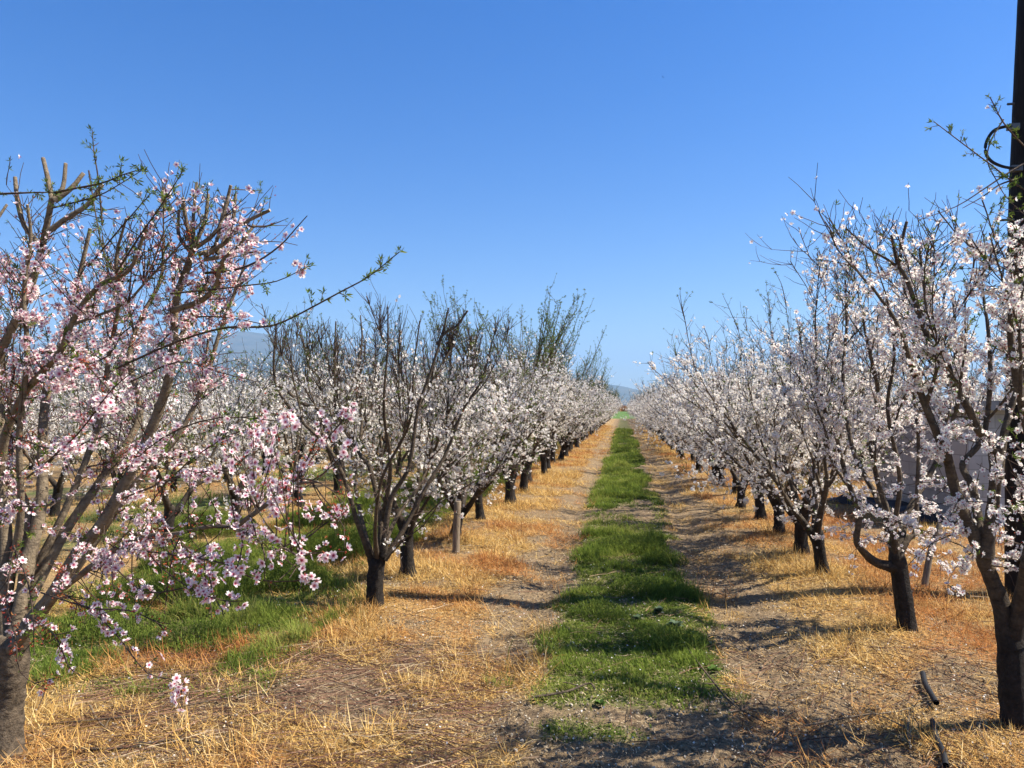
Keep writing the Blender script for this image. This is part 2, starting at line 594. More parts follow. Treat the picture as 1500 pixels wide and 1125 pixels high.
# straw: dry bent grass
x, y = sample(rng, 250000, -5.0, -0.5, 3.0, 70, straw_mask)
x2, y2 = sample(rng, 180000, 0.6, 5.5, 3.0, 60, straw_mask)
x3, y3 = sample(rng, 50000, -13, -4.6, 7, 45, straw_mask)
x = np.concatenate([x, x2, x3])
y = np.concatenate([y, y2, y3])
st = [(-2.95, 3.24), (-2.06, 6.05), (2.02, 4.28), (2.1, 6.01), (1.98, 7.77), (-2.0, 7.19), (1.98, 8.9), (1.98, 10.3), (-2.0, 9.3), (-2.0, 10.9)]
sa_, sr_ = rng.uniform(0, 6.283, (len(st), 260)), rng.uniform(0.07, 0.26, (len(st), 260))
x = np.concatenate([x] + [q[0] + np.cos(a) * r for q, a, r in zip(st, sa_, sr_)])
y = np.concatenate([y] + [q[1] + np.sin(a) * r for q, a, r in zip(st, sa_, sr_)])
K = 2
x = np.repeat(x, K) + rng.normal(0, 0.02, len(x) * K)
y = np.repeat(y, K) + rng.normal(0, 0.02, len(y) * K)
grow = 1 + np.clip(y - 6, 0, 60) / 14
cl = fbm(x, y, 0.45, 65)
P = np.stack([x, y, hgt(x, y) - 0.01], -1)
tint = np.clip((fbm(x, y, 0.8, 67) - 0.45) * 3.5 + 0.55 * sstep(1.6, 3.2, x) + rng.normal(0, 0.15, len(x)), 0, 1)
rnd = rng.uniform(0, 1, len(x))
az = rng.uniform(0, 6.283, len(x)) + 2.0 * (fbm(x, y, 0.5, 69) - 0.5)
V, F, C = blades(P, az, (0.04 + 0.15 * sstep(0.3, 0.7, cl)) * rng.uniform(0.5, 1.4, len(x)),
                 rng.uniform(0.75, 1.75, len(x)), rng.normal(0.2, 1.1, len(x)), rng.uniform(0.002, 0.006, len(x)) * grow, 3, rnd, tint)
V[:, 2] = np.maximum(V[:, 2], hgt(V[:, 0], V[:, 1]) + 0.002)
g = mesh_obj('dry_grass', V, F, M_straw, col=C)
tag(g, 'dry golden and rusty straw matted under the tree rows', 'dry grass', kind='stuff')

# thin prunings and stalks lying about
twb = Bag()
for k in range(2600):
    if k < 1500:
        px, py = rng.uniform(-3.1, -0.7), rng.uniform(3.2, 5.2)
    elif k < 2000:
        px, py = rng.uniform(0.6, 3.0), rng.uniform(3.4, 5.5)
    else:
        px, py = rng.uniform(-3.0, 3.3), rng.uniform(3.2, 12)
    a = rng.normal(0.25, 0.5) if k < 1500 else rng.uniform(0, 3.14)
    L = rng.uniform(0.08, 0.55)
    q = np.linspace(-0.5, 0.5, 5)
    bx = px + q * L * math.cos(a)
    by = py + q * L * math.sin(a) + 0.02 * rng.normal(0, 1, 5)
    bz = hgt(bx, by) + rng.uniform(0.004, 0.03) + 0.03 * rng.uniform(-1, 1) * q
    r = rng.uniform(0.0010, 0.0032)
    c0 = twb.n
    tube(twb, np.stack([bx, by, bz], -1), np.linspace(r, r * 0.5, 5), 3)
    twb.C[-1][:, 0] = 0
    twb.C[-1][:, 1] = rng.uniform(0, 1)
m, nt, b = mat('pruned_twig', 0.8)
s = attr(nt)
nt.links.new(ramp(nt, s[1], [(0.0, (0.05, 0.024, 0.016)), (0.45, (0.15, 0.07, 0.04)), (0.86, (0.24, 0.14, 0.085)), (1.0, (0.42, 0.33, 0.21))]), b.inputs['Base Color'])
M_twig = m
tag(twb.obj('pruned_twigs', m), 'thin pruned twigs and dead stalks strewn over the foreground soil', 'twigs', kind='stuff')

# soil crumbs
nb = 26000
x = rng.uniform(-2.8, 2.8, nb)
y = np.exp(rng.uniform(math.log(3.1), math.log(11), nb))
k = rng.uniform(0, 1, nb) < (0.15 + 0.85 * (1 - np.clip(green_mask(x, y) + straw_mask(x, y), 0, 1)))
x, y = x[k], y[k]
oc = np.array([[1, 0, 0], [-1, 0, 0], [0, 1, 0], [0, -1, 0], [0, 0, 1], [0, 0, -1.0]])
of = np.array([[0, 2, 4], [2, 1, 4], [1, 3, 4], [3, 0, 4], [2, 0, 5], [1, 2, 5], [3, 1, 5], [0, 3, 5]])
Rm = rand_rot(rng, np.tile([0, 0, 1.0], (len(x), 1)), 2)
S = rng.uniform(0.002, 0.012, len(x)) * rng.uniform(0.5, 1.4, len(x))
V, F, C, _ = scatter(oc * [1, .8, .6], of, np.zeros((6, 2)), np.stack([x, y, hgt(x, y) + 0.001], -1), Rm, S, rng.uniform(0, 1, len(x)))
m, nt, b = mat('soil_crumb', 0.95)
s = attr(nt)
nt.links.new(ramp(nt, s[1], [(0.0, (0.16, 0.12, 0.075)), (0.9, (0.40, 0.32, 0.21)), (1.0, (0.5, 0.45, 0.36))]), b.inputs['Base Color'])
tag(mesh_obj('soil_crumbs', V, F, m, col=C), 'small clods and stones on the bare wheel tracks', 'soil crumbs', kind='stuff')

# flat litter of dry bits
nb = 90000
x = rng.uniform(-4.5, 4.2, nb)
y = np.exp(rng.uniform(math.log(3.0), math.log(20), nb))
P = np.stack([x, y, hgt(x, y) + rng.uniform(0.0, 0.016, nb)], -1)
rnd = rng.beta(0.9, 0.9, nb)
V, F, C = blades(P, rng.uniform(0, 6.283, nb), rng.uniform(0.012, 0.06, nb), rng.uniform(1.35, 1.65, nb), rng.normal(0, 0.3, nb), rng.uniform(0.0015, 0.0045, nb) * (1 + np.clip(y - 6, 0, 60) / 14), 2, rnd, 0 * rnd)
m, nt, b = mat('litter', 0.9)
s = attr(nt)
nt.links.new(ramp(nt, s[1], [(0.0, (0.03, 0.02, 0.013)), (0.4, (0.12, 0.075, 0.042)), (0.7, (0.32, 0.22, 0.115)), (1.0, (0.60, 0.48, 0.31))]), b.inputs['Base Color'])
tag(mesh_obj('plant_litter', V, F, m, col=C), 'small dry bits of leaf and stalk scattered flat over the soil', 'litter', kind='stuff')

# fallen petals
nb = 2600
x = rng.uniform(-4, 3.6, nb)
y = np.exp(rng.uniform(math.log(3.2), math.log(16), nb))
pt = np.array([[-1, -.7, 0], [1, -.7, 0], [.7, 1, .3], [-.7, 1, .3]])
Rm = rand_rot(rng, np.tile([0, 0, 1.0], (nb, 1)), 0.5)
V, F, C, _ = scatter(pt, np.array([[0, 1, 2, 3]]), np.ones((4, 2)), np.stack([x, y, hgt(x, y) + 0.02], -1), Rm, rng.uniform(0.003, 0.006, nb), rng.uniform(0, 1, nb))
tag(mesh_obj('fallen_petals', V, F, M_petal_white, col=C), 'white petals fallen on the soil and straw', 'petals', kind='stuff')

# ------------------------------------------------------------------ flower, leaf templates


def petal_template(detail):
    V, F, C = [], [], []
    for k in range(5):
        a = k * 2 * math.pi / 5
        ca, sa = math.cos(a), math.sin(a)
        if detail:
            pts = [(0.07, 0, 0.0), (0.5, -0.36, 0.10), (0.52, 0, 0.06), (0.5, 0.36, 0.10), (0.95, -0.24, 0.30), (0.90, 0, 0.24), (0.95, 0.24, 0.30)]
            fs = [(0, 1, 2), (0, 2, 3), (1, 4, 5), (1, 5, 2), (2, 5, 6), (2, 6, 3)]
            rad = [0.05, 0.5, 0.45, 0.5, 1, 0.9, 1]
        else:
            pts = [(0.05, 0, 0), (0.55, -0.37, 0.12), (0.98, 0, 0.26), (0.55, 0.37, 0.12)]
            fs = [(0, 1, 2), (0, 2, 3)]
            rad = [0.19, 0.62, 1, 0.62]
        n = len(V)
        for (r, t, z) in pts:
            V.append((ca * r - sa * t, sa * r + ca * t, z))
        for r_ in rad:
            C.append((r_, 0))
        F += [tuple(q + n for q in f) for f in fs]
    mi = [0] * len(F)
    if detail:                                   # stamens and calyx
        for k in range(7):
            a = k * 2 * math.pi / 7 + 0.3
            n = len(V)
            V += [(0.05 * math.cos(a - .6), 0.05 * math.sin(a - .6), 0.02), (0.05 * math.cos(a + .6), 0.05 * math.sin(a + .6), 0.02), (0.26 * math.cos(a), 0.26 * math.sin(a), 0.30)]
            C += [(0.1, 0), (0.1, 0), (0.32, 0)]
            F.append((n, n + 1, n + 2))
            mi.append(0)
    for k in range(5 if detail else 3):
        a = (k + .5) * 2 * math.pi / (5 if detail else 3)
        n = len(V)
        V += [(0, 0, -0.30), (0.15 * math.cos(a - .6), 0.15 * math.sin(a - .6), 0.0), (0.15 * math.cos(a + .6), 0.15 * math.sin(a + .6), 0.0)]
        C += [(0.5, 0)] * 3
        F.append((n, n + 1, n + 2))
        mi.append(1)
        if detail:
            n = len(V)
            V += [(0.10 * math.cos(a - .5), 0.10 * math.sin(a - .5), -0.02), (0.10 * math.cos(a + .5), 0.10 * math.sin(a + .5), -0.02), (0.30 * math.cos(a), 0.30 * math.sin(a), -0.10)]
            C += [(0.5, 0)] * 3
            F.append((n, n + 1, n + 2))
            mi.append(1)
    return np.array(V), np.array(F), np.array(C, float), np.array(mi)


def bud_template():
    V = [(0, 0, -0.45)]
    for k in range(4):
        a = k * math.pi / 2
        V.append((0.16 * math.cos(a), 0.16 * math.sin(a), -0.1))
    for k in range(4):
        a = k * math.pi / 2 + .4
        V.append((0.30 * math.cos(a), 0.30 * math.sin(a), 0.22))
    V.append((0, 0, 0.1))
    F, mi = [], []
    for k in range(4):
        j = (k + 1) % 4
        F += [(0, 1 + k, 1 + j), (1 + k, 5 + k, 1 + j), (1 + k, 9, 1 + j)]
        mi += [1, 1, 1]
    return np.array(V), np.array(F), np.tile([0.5, 0.0], (len(V), 1)), np.array(mi)


def leaf_template():
    V, F, C = [], [], []
    for k in range(4):
        a = k * math.pi / 2 + (0.4 if k % 2 else 0)
        t = 0.55 if k % 2 else 0.95
        ca, sa = math.cos(a), math.sin(a)
        n = len(V)
        for (r, w, z) in ((0, 0, 0), (0.5, -0.13, 0), (1, 0, 0), (0.5, 0.13, 0)):
            rr, zz = r * math.sin(t), r * math.cos(t)
            V.append((ca * rr - sa * w, sa * rr + ca * w, zz))
            C.append((r, 0))
        F += [(n, n + 1, n + 2), (n, n + 2, n + 3)]
    return np.array(V), np.array(F), np.array(C, float)


FL_HI, FL_LO, BUD, LEAF = petal_template(True), petal_template(False), bud_template(), leaf_template()

# ------------------------------------------------------------------ almond trees


def grow_line(rng, p, d, L, seg, wander, up, zcap=None):
    P = [np.array(p, float)]
    d = np.array(d, float)
    d /= np.linalg.norm(d)
    st = L / seg
    for i in range(seg):
        d = d + rng.normal(0, wander, 3) + np.array([0, 0, up])
        d /= np.linalg.norm(d)
        q = P[-1] + d * st
        if zcap and q[2] > zcap and (i > 0 or q[2] > zcap + 0.08):
            break
        P.append(q)
    return np.array(P)


def side_dir(rng, T, spread, outv=None, upb=0.3):
    """direction leaving a branch of tangent T"""
    a = rng.normal(0, 1, 3)
    a -= T * (a @ T)
    a /= np.linalg.norm(a) + 1e-9
    if outv is not None:
        a = a + 0.6 * outv
    d = T * math.cos(spread) + a * math.sin(spread) + np.array([0, 0, upb])
    return d / np.linalg.norm(d)


class Tree:
    def __init__(s, seed, barkm, petalm):
        s.rng = np.random.default_rng(seed)
        s.bark, s.petal = barkm, petalm
        s.trunk, s.limbs = [], []          # (P, R)
        s.boughs = []                       # one list of (P, R, cut) for each limb
        s.twigs = []                        # (P, r0)
        s.leafy = []                        # leafy shoots (P, r0)

    # -- a limb with its boughs
    def fork(s, bag, P, R, level, zcap, spec):
        rng = s.rng
        r_end = R[-1]
        if level >= spec['levels']:
            return
        n = spec['fork'][level]
        n = int(n) + (rng.random() < n - int(n))
        for k in range(n):
            t = 1.0 if k == 0 else rng.uniform(0.45, 0.97)
            i = min(len(P) - 1, int(t * (len(P) - 1)))
            T = P[i] - P[i - 1]
            T /= np.linalg.norm(T) + 1e-9
            out = np.array([P[i][0], P[i][1], 0.0])
            out /= np.linalg.norm(out) + 1e-9
            d = side_dir(rng, T, rng.uniform(0.15, 0.35) if k == 0 else rng.uniform(0.4, 0.8), out * spec.get('out', 0.5), 0.12)
            L = spec['len'][level] * rng.uniform(0.75, 1.25)
            Q = grow_line(rng, P[i], d, L, 6, 0.09, spec.get('up', 0.07), zcap * rng.uniform(0.93, 1.04))
            if len(Q) < 3:
                continue
            r0 = R[i] * (0.80 if k == 0 else 0.58)
            r1 = max(0.0035, r0 * 0.55)
            RR = np.linspace(r0, r1, len(Q))
            bag.append((Q, RR, True))
            s.fork(bag, Q, RR, level + 1, zcap, spec)

    def shoots(s, P, R, spacing, lmin, lmax, zcap, up=0.08, sub=0.4, leafp=0.12, spread=(0.5, 1.2), t0=0.15):
        rng = s.rng
        seg = np.linalg.norm(np.diff(P, axis=0), axis=1)
        cum = np.concatenate([[0], np.cumsum(seg)])
        tot = cum[-1]
        n = max(1, int(tot * (1 - t0) / spacing))
        for k in range(n):
            t = rng.uniform(t0, 1) * tot
            i = min(len(P) - 2, int(np.searchsorted(cum, t) - 1))
            i = max(i, 0)
            q = P[i] + (P[i + 1] - P[i]) * (t - cum[i]) / (seg[i] + 1e-9)
            if q[2] > zcap:
                continue
            T = (P[i + 1] - P[i]) / (seg[i] + 1e-9)
            L = rng.uniform(lmin, lmax) * (0.6 + 0.4 * rng.random())
            dr = q[2] < 1.25 and rng.random() < 0.45
            d = side_dir(rng, T, rng.uniform(*spread), None, -0.5 if dr else rng.uniform(-0.1, 0.35))
            Q = grow_line(rng, q, d, L * (1.3 if dr else 1), 4 if L > 0.15 else 2, 0.14, -0.12 if dr else up, zcap)
            if len(Q) < 2 or Q[:, 2].min() < 0.25:
                continue
            r0 = 0.0018 + 0.0042 * L
            if rng.random() < leafp:
                s.leafy.append((Q, r0))
            else:
                s.twigs.append((Q, r0))
            if L > 0.2 and rng.random() < sub:
                for j in range(rng.integers(1, 4)):
                    ii = rng.integers(1, len(Q))
                    TT = Q[ii] - Q[ii - 1]
                    TT /= np.linalg.norm(TT) + 1e-9
                    QQ = grow_line(rng, Q[ii], side_dir(rng, TT, rng.uniform(0.4, 1.0)), L * rng.uniform(0.3, 0.7), 3, 0.12, up)
                    s.twigs.append((QQ, r0 * 0.7))

    def random_body(s, H, spec):
        rng = s.rng
        h0 = spec.get('h0', 0.42) * rng.uniform(0.85, 1.15)
        lean = rng.normal(0, 0.10, 2)
        P = smooth_line([(0, 0, -0.10), (0, 0, 0.0), (lean[0] * h0 * .5, lean[1] * h0 * .5, h0 * .5), (lean[0] * h0, lean[1] * h0, h0)], 3)
        r = spec.get('r', 0.066) * rng.uniform(0.85, 1.1)
        R = np.interp(P[:, 2], [-0.1, 0, 0.12, h0 * .6, h0], [r * 1.45, r * 1.3, r * 1.05, r, r * 1.12])
        s.trunk = (P, R)
        k = int(spec.get('k', 4))
        a0 = rng.uniform(0, 6.28)
        for j in range(k):
            a = a0 + j * 6.283 / k + rng.normal(0, 0.25)
            e = rng.uniform(0.45, 0.85)
            d = (math.cos(a) * math.sin(e), math.sin(a) * math.sin(e), math.cos(e))
            st = P[-1] - np.array([0, 0, rng.uniform(0.01, 0.12)])
            Q = grow_line(rng, st, d, spec.get('l0', 0.75) * rng.uniform(0.8, 1.2), 6, 0.07, 0.07)
            RR = np.linspace(r * 0.62, r * 0.42, len(Q))
            s.add_limb(Q, RR, H, spec)

    def add_limb(s, Q, RR, H, spec, cut=False):
        bag = []
        s.limbs.append((Q, RR, cut))
        s.fork(bag, Q, RR, 0, H, spec)
        s.boughs.append(bag)

    def dress(s, H, spec):
        for (Q, RR, c), bag in zip(s.limbs, s.boughs):
            s.shoots(Q, RR, spec['sp0'], 0.1, spec['lmax'], H * 1.06, t0=0.3, leafp=spec.get('leafp', 0.1))
            for (P, R, c2) in bag:
                s.shoots(P, R, spec['sp'], 0.06, spec['lmax'], H * 1.06, leafp=spec.get('leafp', 0.1), sub=spec.get('sub', 0.4))
        rng = s.rng
        for k in range(spec.get('long', 0)):             # long leafy water shoots
            bag = s.boughs[rng.integers(len(s.boughs))]
            bag = [q_ for q_ in bag if q_[0][-1][2] > 0.8 * H]
            if not bag:
                continue
            P, R, c = bag[rng.integers(len(bag))]
            out = np.array([P[-1][0], P[-1][1], 0])
            out /= np.linalg.norm(out) + 1e-9
            Q = grow_line(rng, P[-2], out * spec.get('lo', 0.7) + np.array([0, 0, 0.9]), rng.uniform(0.4, 0.85) * spec.get('ll', 1.0), 7, 0.07, 0.08)
            s.leafy.append((Q, 0.006))
            s.shoots(Q, None, 0.12, 0.1, 0.3, 9, leafp=1.0, sub=0)

    # -- positions along thin wood
    def along(s, lines, per_m, jit=0.012):
        rng = s.rng
        A = np.concatenate([P[:-1] for P, r in lines])
        B = np.concatenate([P[1:] for P, r in lines])
        L = np.linalg.norm(B - A, axis=1)
        n = int(L.sum() * per_m)
        i = rng.choice(len(A), n, p=L / L.sum())
        t = rng.random(n)[:, None]
        P = A[i] + (B[i] - A[i]) * t
        T = (B[i] - A[i]) / (L[i][:, None] + 1e-9)
        o = rng.normal(0, 1, (n, 3))
        o -= T * np.sum(o * T, 1)[:, None]
        o /= np.linalg.norm(o, axis=1)[:, None] + 1e-9
        return P, o, T

    def build(s, name, per_m, size, hi=False, calyx=0.1, leaf_m=18, leaf_size=0.022, flowerfilter=None, nside=(10, 7, 5, 3), clumpy=0.5, fade=0.75):
        rng = s.rng
        s.twigs = [q for q in s.twigs if len(q[0]) > 1]
        s.leafy = [q for q in s.leafy if len(q[0]) > 1]
        root = empty(name, (0, 0, 0))
        b = Bag()
        TP, TR = s.trunk
        tdir = (TP[-1] - TP[-2]) / np.linalg.norm(TP[-1] - TP[-2])
        TP = np.vstack([TP, TP[-1] + tdir * 0.035, TP[-1] + tdir * 0.055])
        TR = np.concatenate([TR, [TR[-1] * 0.72, TR[-1] * 0.1]])
        tube(b, smooth_line(TP, 2), np.interp(np.arange(2 * len(TP) - 1) / 2, np.arange(len(TP)), TR), nside[0], rough=0.13, rng=rng)
        b.obj('trunk', s.bark, root, True)
        for (Q, RR, cut), bag in zip(s.limbs, s.boughs):
            b = Bag()
            RR = RR * (1 + 0.50 * np.exp(-np.arange(len(RR)) * 0.9))
            tube(b, smooth_line(Q, 2), np.interp(np.linspace(0, 1, 2 * len(Q) - 1), np.linspace(0, 1, len(Q)), RR), nside[1], cut=True, rough=0.10, rng=rng)
            for (P, R, c) in bag:
                tube(b, P, R, nside[2], cut=c, rough=0.08, rng=rng)
            b.obj('limb', s.bark, root, True)
        b = Bag()
        for (P, r) in s.twigs + s.leafy:
            tube(b, P, np.linspace(r, max(0.0012, r * 0.35), len(P)), nside[3])
        b.obj('twigs', M_twigbark, root, True)
        # blossoms
        def cup(Rm, lo=0.3, hi=2.0):
            Rm = Rm.copy()
            k_ = rng.uniform(lo, hi, len(Rm))
            Rm[:, :, 2] *= k_[:, None]
            Rm[:, :, :2] *= (np.clip(1.12 - 0.22 * k_, 0.5, 1) * rng.uniform(0.8, 1.05, len(Rm)))[:, None, None]
            return Rm
        if per_m > 0:
            P, o, T = s.along(s.twigs, per_m / 4.6)
            cnt = 1 + rng.poisson(1.2, len(P)) * rng.integers(1, 5, len(P))
            P, T = np.repeat(P, cnt, 0), np.repeat(T, cnt, 0)
            o = rng.normal(0, 1, P.shape)
            o -= T * np.sum(o * T, 1)[:, None] * 0.8
            o /= np.linalg.norm(o, axis=1)[:, None] + 1e-9
            P = P + T * rng.normal(0, 0.013, len(P))[:, None] + o * 0.008
            key = vn(P[:, 0] * 1.0 + P[:, 2] * 0.7, P[:, 1] + P[:, 2] * 0.6, 0.12, 5)
            keep = rng.random(len(P)) < np.clip(1.35 * sstep(0.5 - clumpy, 0.5 + 0.3 * clumpy, key), 0, 1)
            ztop = np.percentile(P[:, 2], 98)
            keep &= rng.random(len(P)) < 1 - 0.92 * sstep(ztop - fade, ztop - 0.1 * fade, P[:, 2])
            if flowerfilter is not None:
                keep &= flowerfilter(P, rng)
            P, o, T = P[keep], o[keep], T[keep]
            D = o + 0.25 * T + np.array([0, 0, 0.1])
            S = size * rng.uniform(0.75, 1.1, len(P))
            P = P + o * 0.010
            kc = rng.random(len(P)) < 0.06 + calyx * 2 * sstep(0.4, 0.7, vn(P[:, 0] + P[:, 2], P[:, 1] - P[:, 2], 0.25, 8))
            T1 = FL_HI if hi else FL_LO
            V1, F1, C1, m1 = scatter(T1[0], T1[1], T1[2], P[~kc], cup(rand_rot(rng, D[~kc], 0.55)), S[~kc], rng.random((~kc).sum()), T1[3])
            V2, F2, C2, m2 = scatter(BUD[0], BUD[1], BUD[2], P[kc], rand_rot(rng, D[kc], 0.5), S[kc] * 0.8, rng.random(kc.sum()), BUD[3])
            mesh_obj('blossoms', np.concatenate([V1, V2]), np.concatenate([F1, F2 + len(V1)]), [s.petal, M_calyx], root, mi=np.concatenate([m1, m2]), col=np.concatenate([C1, C2]))
        # young leaves
        if s.leafy and leaf_m > 0:
            P, o, T = s.along(s.leafy, leaf_m)
            tips = np.array([q[0][-1] for q in s.leafy])
            td = np.array([q[0][-1] - q[0][-2] for q in s.leafy])
            td /= np.linalg.norm(td, axis=1)[:, None] + 1e-9
            tips = np.repeat(tips, 3, 0) + rng.normal(0, 0.006, (len(tips) * 3, 3))
            P = np.concatenate([P, tips])
            D = np.concatenate([o * 0.7 + T, np.repeat(td, 3, 0)])
            extra, eo, eT = s.along(s.twigs, leaf_m * 0.12)
            P = np.concatenate([P, extra])
            D = np.concatenate([D, eo + eT])
            V, F, C, _ = scatter(LEAF[0], LEAF[1], LEAF[2], P, rand_rot(rng, D, 0.3), leaf_size * rng.uniform(0.5, 1.2, len(P)), rng.random(len(P)))
            mesh_obj('young_leaves', V, F, M_leaf, root, col=C)
        return root


def trace(base, pts, Ys):
    """polyline through photo points at distances Ys, relative to the tree base"""
    Ys = np.interp(np.linspace(0, 1, len(pts)), np.linspace(0, 1, len(Ys)), Ys)
    return np.array([at(px, py, Yv) for (px, py), Yv in zip(pts, Ys)]) - np.array(base)


def copy_tree(root):
    r = root.copy()
    sc.collection.objects.link(r)
    for ch in root.children:
        c = ch.copy()
        sc.collection.objects.link(c)
        c.parent = r
    return r


SPEC_R = dict(levels=3, fork=[3.0, 2.7, 2.2], len=[0.70, 0.62, 0.52], sp0=0.045, sp=0.040, lmax=0.36, k=4, long=8, ll=0.5, lo=0.35, leafp=0.07, sub=0.6)
SPEC_L = dict(levels=3, fork=[3.0, 2.7, 2.2], len=[0.64, 0.58, 0.50], sp0=0.045, sp=0.040, lmax=0.40, k=4, long=16, ll=1.35, lo=0.55, leafp=0.16, sub=0.6)

# ---- near left tree, beside the camera
b1 = np.array([-2.95, 3.24, hz(-2.95, 3.24)])
T1 = Tree(101, M_bark_warm, M_petal_pink)
T1.trunk = (smooth_line(trace(b1, [(2, 1140), (4, 1115), (8, 1040), (14, 985), (12, 940)], [3.24, 3.24, 3.2]), 4),) + (None,)
n = len(T1.trunk[0])
T1.trunk = (T1.trunk[0], np.interp(np.linspace(0, 1, n), [0, .2, .6, 1], [0.105, 0.085, 0.072, 0.085]))
SP1 = dict(levels=3, fork=[2.4, 2.0, 1.3], len=[0.5, 0.40, 0.3], sp0=0.05, sp=0.045, lmax=0.30, leafp=0.16, sub=0.4, long=0, up=0.09)


def limb(T, base, pts, Ys, r0, r1, H, spec, forks=True, cut=True):
    Q = smooth_line(trace(base, pts, Ys), 3)
    RR = np.interp(np.linspace(0, 1, len(Q)), [0, .25, .6, 1], [r0 * 0.78, r0 * 0.58, r0 * 0.30 + r1 * 0.30, r1 * 0.60])
    T.limbs.append((Q, RR, cut))
    bag = []
    if forks:
        T.fork(bag, Q, RR, 0, H, spec)
    T.boughs.append(bag)
    return Q


def bough(T, base, pts, Ys, r0, r1, k=-1, cut=True):
    Q = smooth_line(trace(base, pts, Ys), 3)
    T.boughs[k].append((Q, np.linspace(r0, r1, len(Q)), cut))


def shoot(T, base, pts, Ys, r, leafy=True, dress=0.0, lmax=0.12):
    Q = smooth_line(trace(base, pts, Ys), 3)
    (T.leafy if leafy else T.twigs).append((Q, r))
    if dress:
        T.shoots(Q, None, dress, 0.03, lmax, 9, leafp=0.1 if not leafy else 0.9, sub=0.1, t0=0.05)


NOF = dict(SP1, levels=0)

def low_sprays(T, n, zlo, zhi, L0, L1):
    """thin twigs leaving the low limbs sideways and hanging a little"""
    c = [(P[i], P[i] - P[i - 1]) for P, R, cc in T.limbs for i in range(1, len(P)) if zlo < P[i][2] < zhi]
    for k in range(n):
        p, t = c[T.rng.integers(len(c))]
        a = T.rng.uniform(0, 6.283)
        Q = grow_line(T.rng, p, (math.cos(a), math.sin(a), T.rng.uniform(-.1, .5)), T.rng.uniform(L0, L1), 6, 0.10, -0.07)
        if Q[:, 2].min() < 0.2:
            continue
        T.twigs.append((Q, 0.0042))
        T.shoots(Q, None, 0.05, 0.04, 0.16, 9, leafp=0.04, sub=0.1, t0=0.1)


H1 = 2.50
limb(T1, b1, [(14, 965), (50, 905), (80, 868), (112, 812), (150, 767), (185, 705), (213, 650), (235, 595), (249, 550), (255, 500), (258, 440), (275, 392), (284, 359)], [3.2, 3.05, 2.9], 0.046, 0.021, H1, NOF)
for q in ([(284, 362), (283, 320), (288, 268)], [(282, 365), (274, 330), (268, 290)], [(284, 360), (300, 325), (305, 285)], [(284, 365), (320, 335), (338, 272)],
          [(300, 375), (330, 355), (352, 330), (395, 308)], [(290, 372), (315, 360), (328, 300)], [(280, 370), (262, 345), (262, 310)], [(300, 380), (340, 372), (360, 345)], [(318, 372), (340, 330), (345, 285)]):
    bough(T1, b1, q, [2.9, 2.9 + 0.25 * (T1.rng.random() - .5)], 0.0095, 0.0065)
bough(T1, b1, [(252, 455), (275, 448), (300, 437), (318, 415), (322, 390), (335, 370)], [2.93, 2.7], 0.014, 0.007)
bough(T1, b1, [(249, 550), (262, 500), (285, 455), (300, 420), (322, 395), (350, 360), (372, 330)], [2.97, 3.2], 0.014, 0.007)
limb(T1, b1, [(2, 965), (43, 922), (87, 868), (133, 831), (173, 802), (215, 786), (260, 782), (307, 771), (345, 772)], [3.2, 2.7, 2.25], 0.026, 0.010, H1, NOF)
bough(T1, b1, [(345, 772), (377, 749), (417, 720), (440, 708), (465, 706)], [2.25, 2.15], 0.009, 0.004)
bough(T1, b1, [(337, 772), (377, 788), (417, 803), (448, 822)], [2.25, 2.0], 0.006, 0.003)
limb(T1, b1, [(14, 950), (6, 880), (8, 800), (4, 720), (2, 640), (-5, 560), (0, 519), (27, 461), (49, 408), (67, 337), (76, 290)], [3.2, 3.3, 3.1], 0.05, 0.022, H1, NOF)
for q in ([(76, 292), (70, 262), (63, 232)], [(78, 292), (92, 275), (96, 240)], [(80, 295), (105, 275), (122, 254)], [(60, 360), (35, 330), (25, 290), (22, 260)], [(70, 340), (100, 318), (128, 300), (150, 270)]):
    bough(T1, b1, q, [3.1, 3.15], 0.0125, 0.009)
limb(T1, b1, [(20, 940), (32, 870), (40, 800), (42, 755), (25, 715), (8, 690), (0, 660)], [3.2, 3.35], 0.040, 0.026, H1, SP1)
limb(T1, b1, [(34, 840), (60, 740), (62, 640), (70, 560), (80, 530), (100, 480), (110, 430), (122, 380), (132, 335)], [3.2, 3.5, 3.5], 0.036, 0.014, H1, SP1)
limb(T1, b1, [(-6, 760), (5, 650), (30, 585), (53, 555), (88, 515), (99, 488), (118, 450), (150, 415), (190, 395), (215, 330)], [3.3, 2.9, 2.7], 0.028, 0.011, H1, SP1)
limb(T1, b1, [(-5, 840), (-30, 700), (-60, 560), (-50, 440), (-20, 350), (10, 300)], [3.3, 3.5, 3.7], 0.035, 0.012, H1, SP1)
limb(T1, b1, [(30, 900), (95, 780), (150, 700), (205, 610), (190, 530), (205, 470), (235, 410), (240, 350)], [3.25, 3.7, 3.9], 0.035, 0.012, H1, SP1)
limb(T1, b1, [(10, 900), (70, 800), (120, 690), (150, 600), (160, 520), (175, 440), (170, 380), (185, 320)], [3.25, 3.5, 3.3], 0.028, 0.010, H1, SP1)
limb(T1, b1, [(14, 940), (100, 850), (190, 720), (260, 640), (300, 560), (318, 500), (335, 450), (360, 400)], [3.25, 3.5, 3.6], 0.028, 0.010, H1, SP1)
limb(T1, b1, [(8, 880), (30, 760), (28, 640), (40, 520), (35, 430), (45, 350), (40, 300)], [3.25, 3.0, 2.9], 0.026, 0.010, H1, SP1)
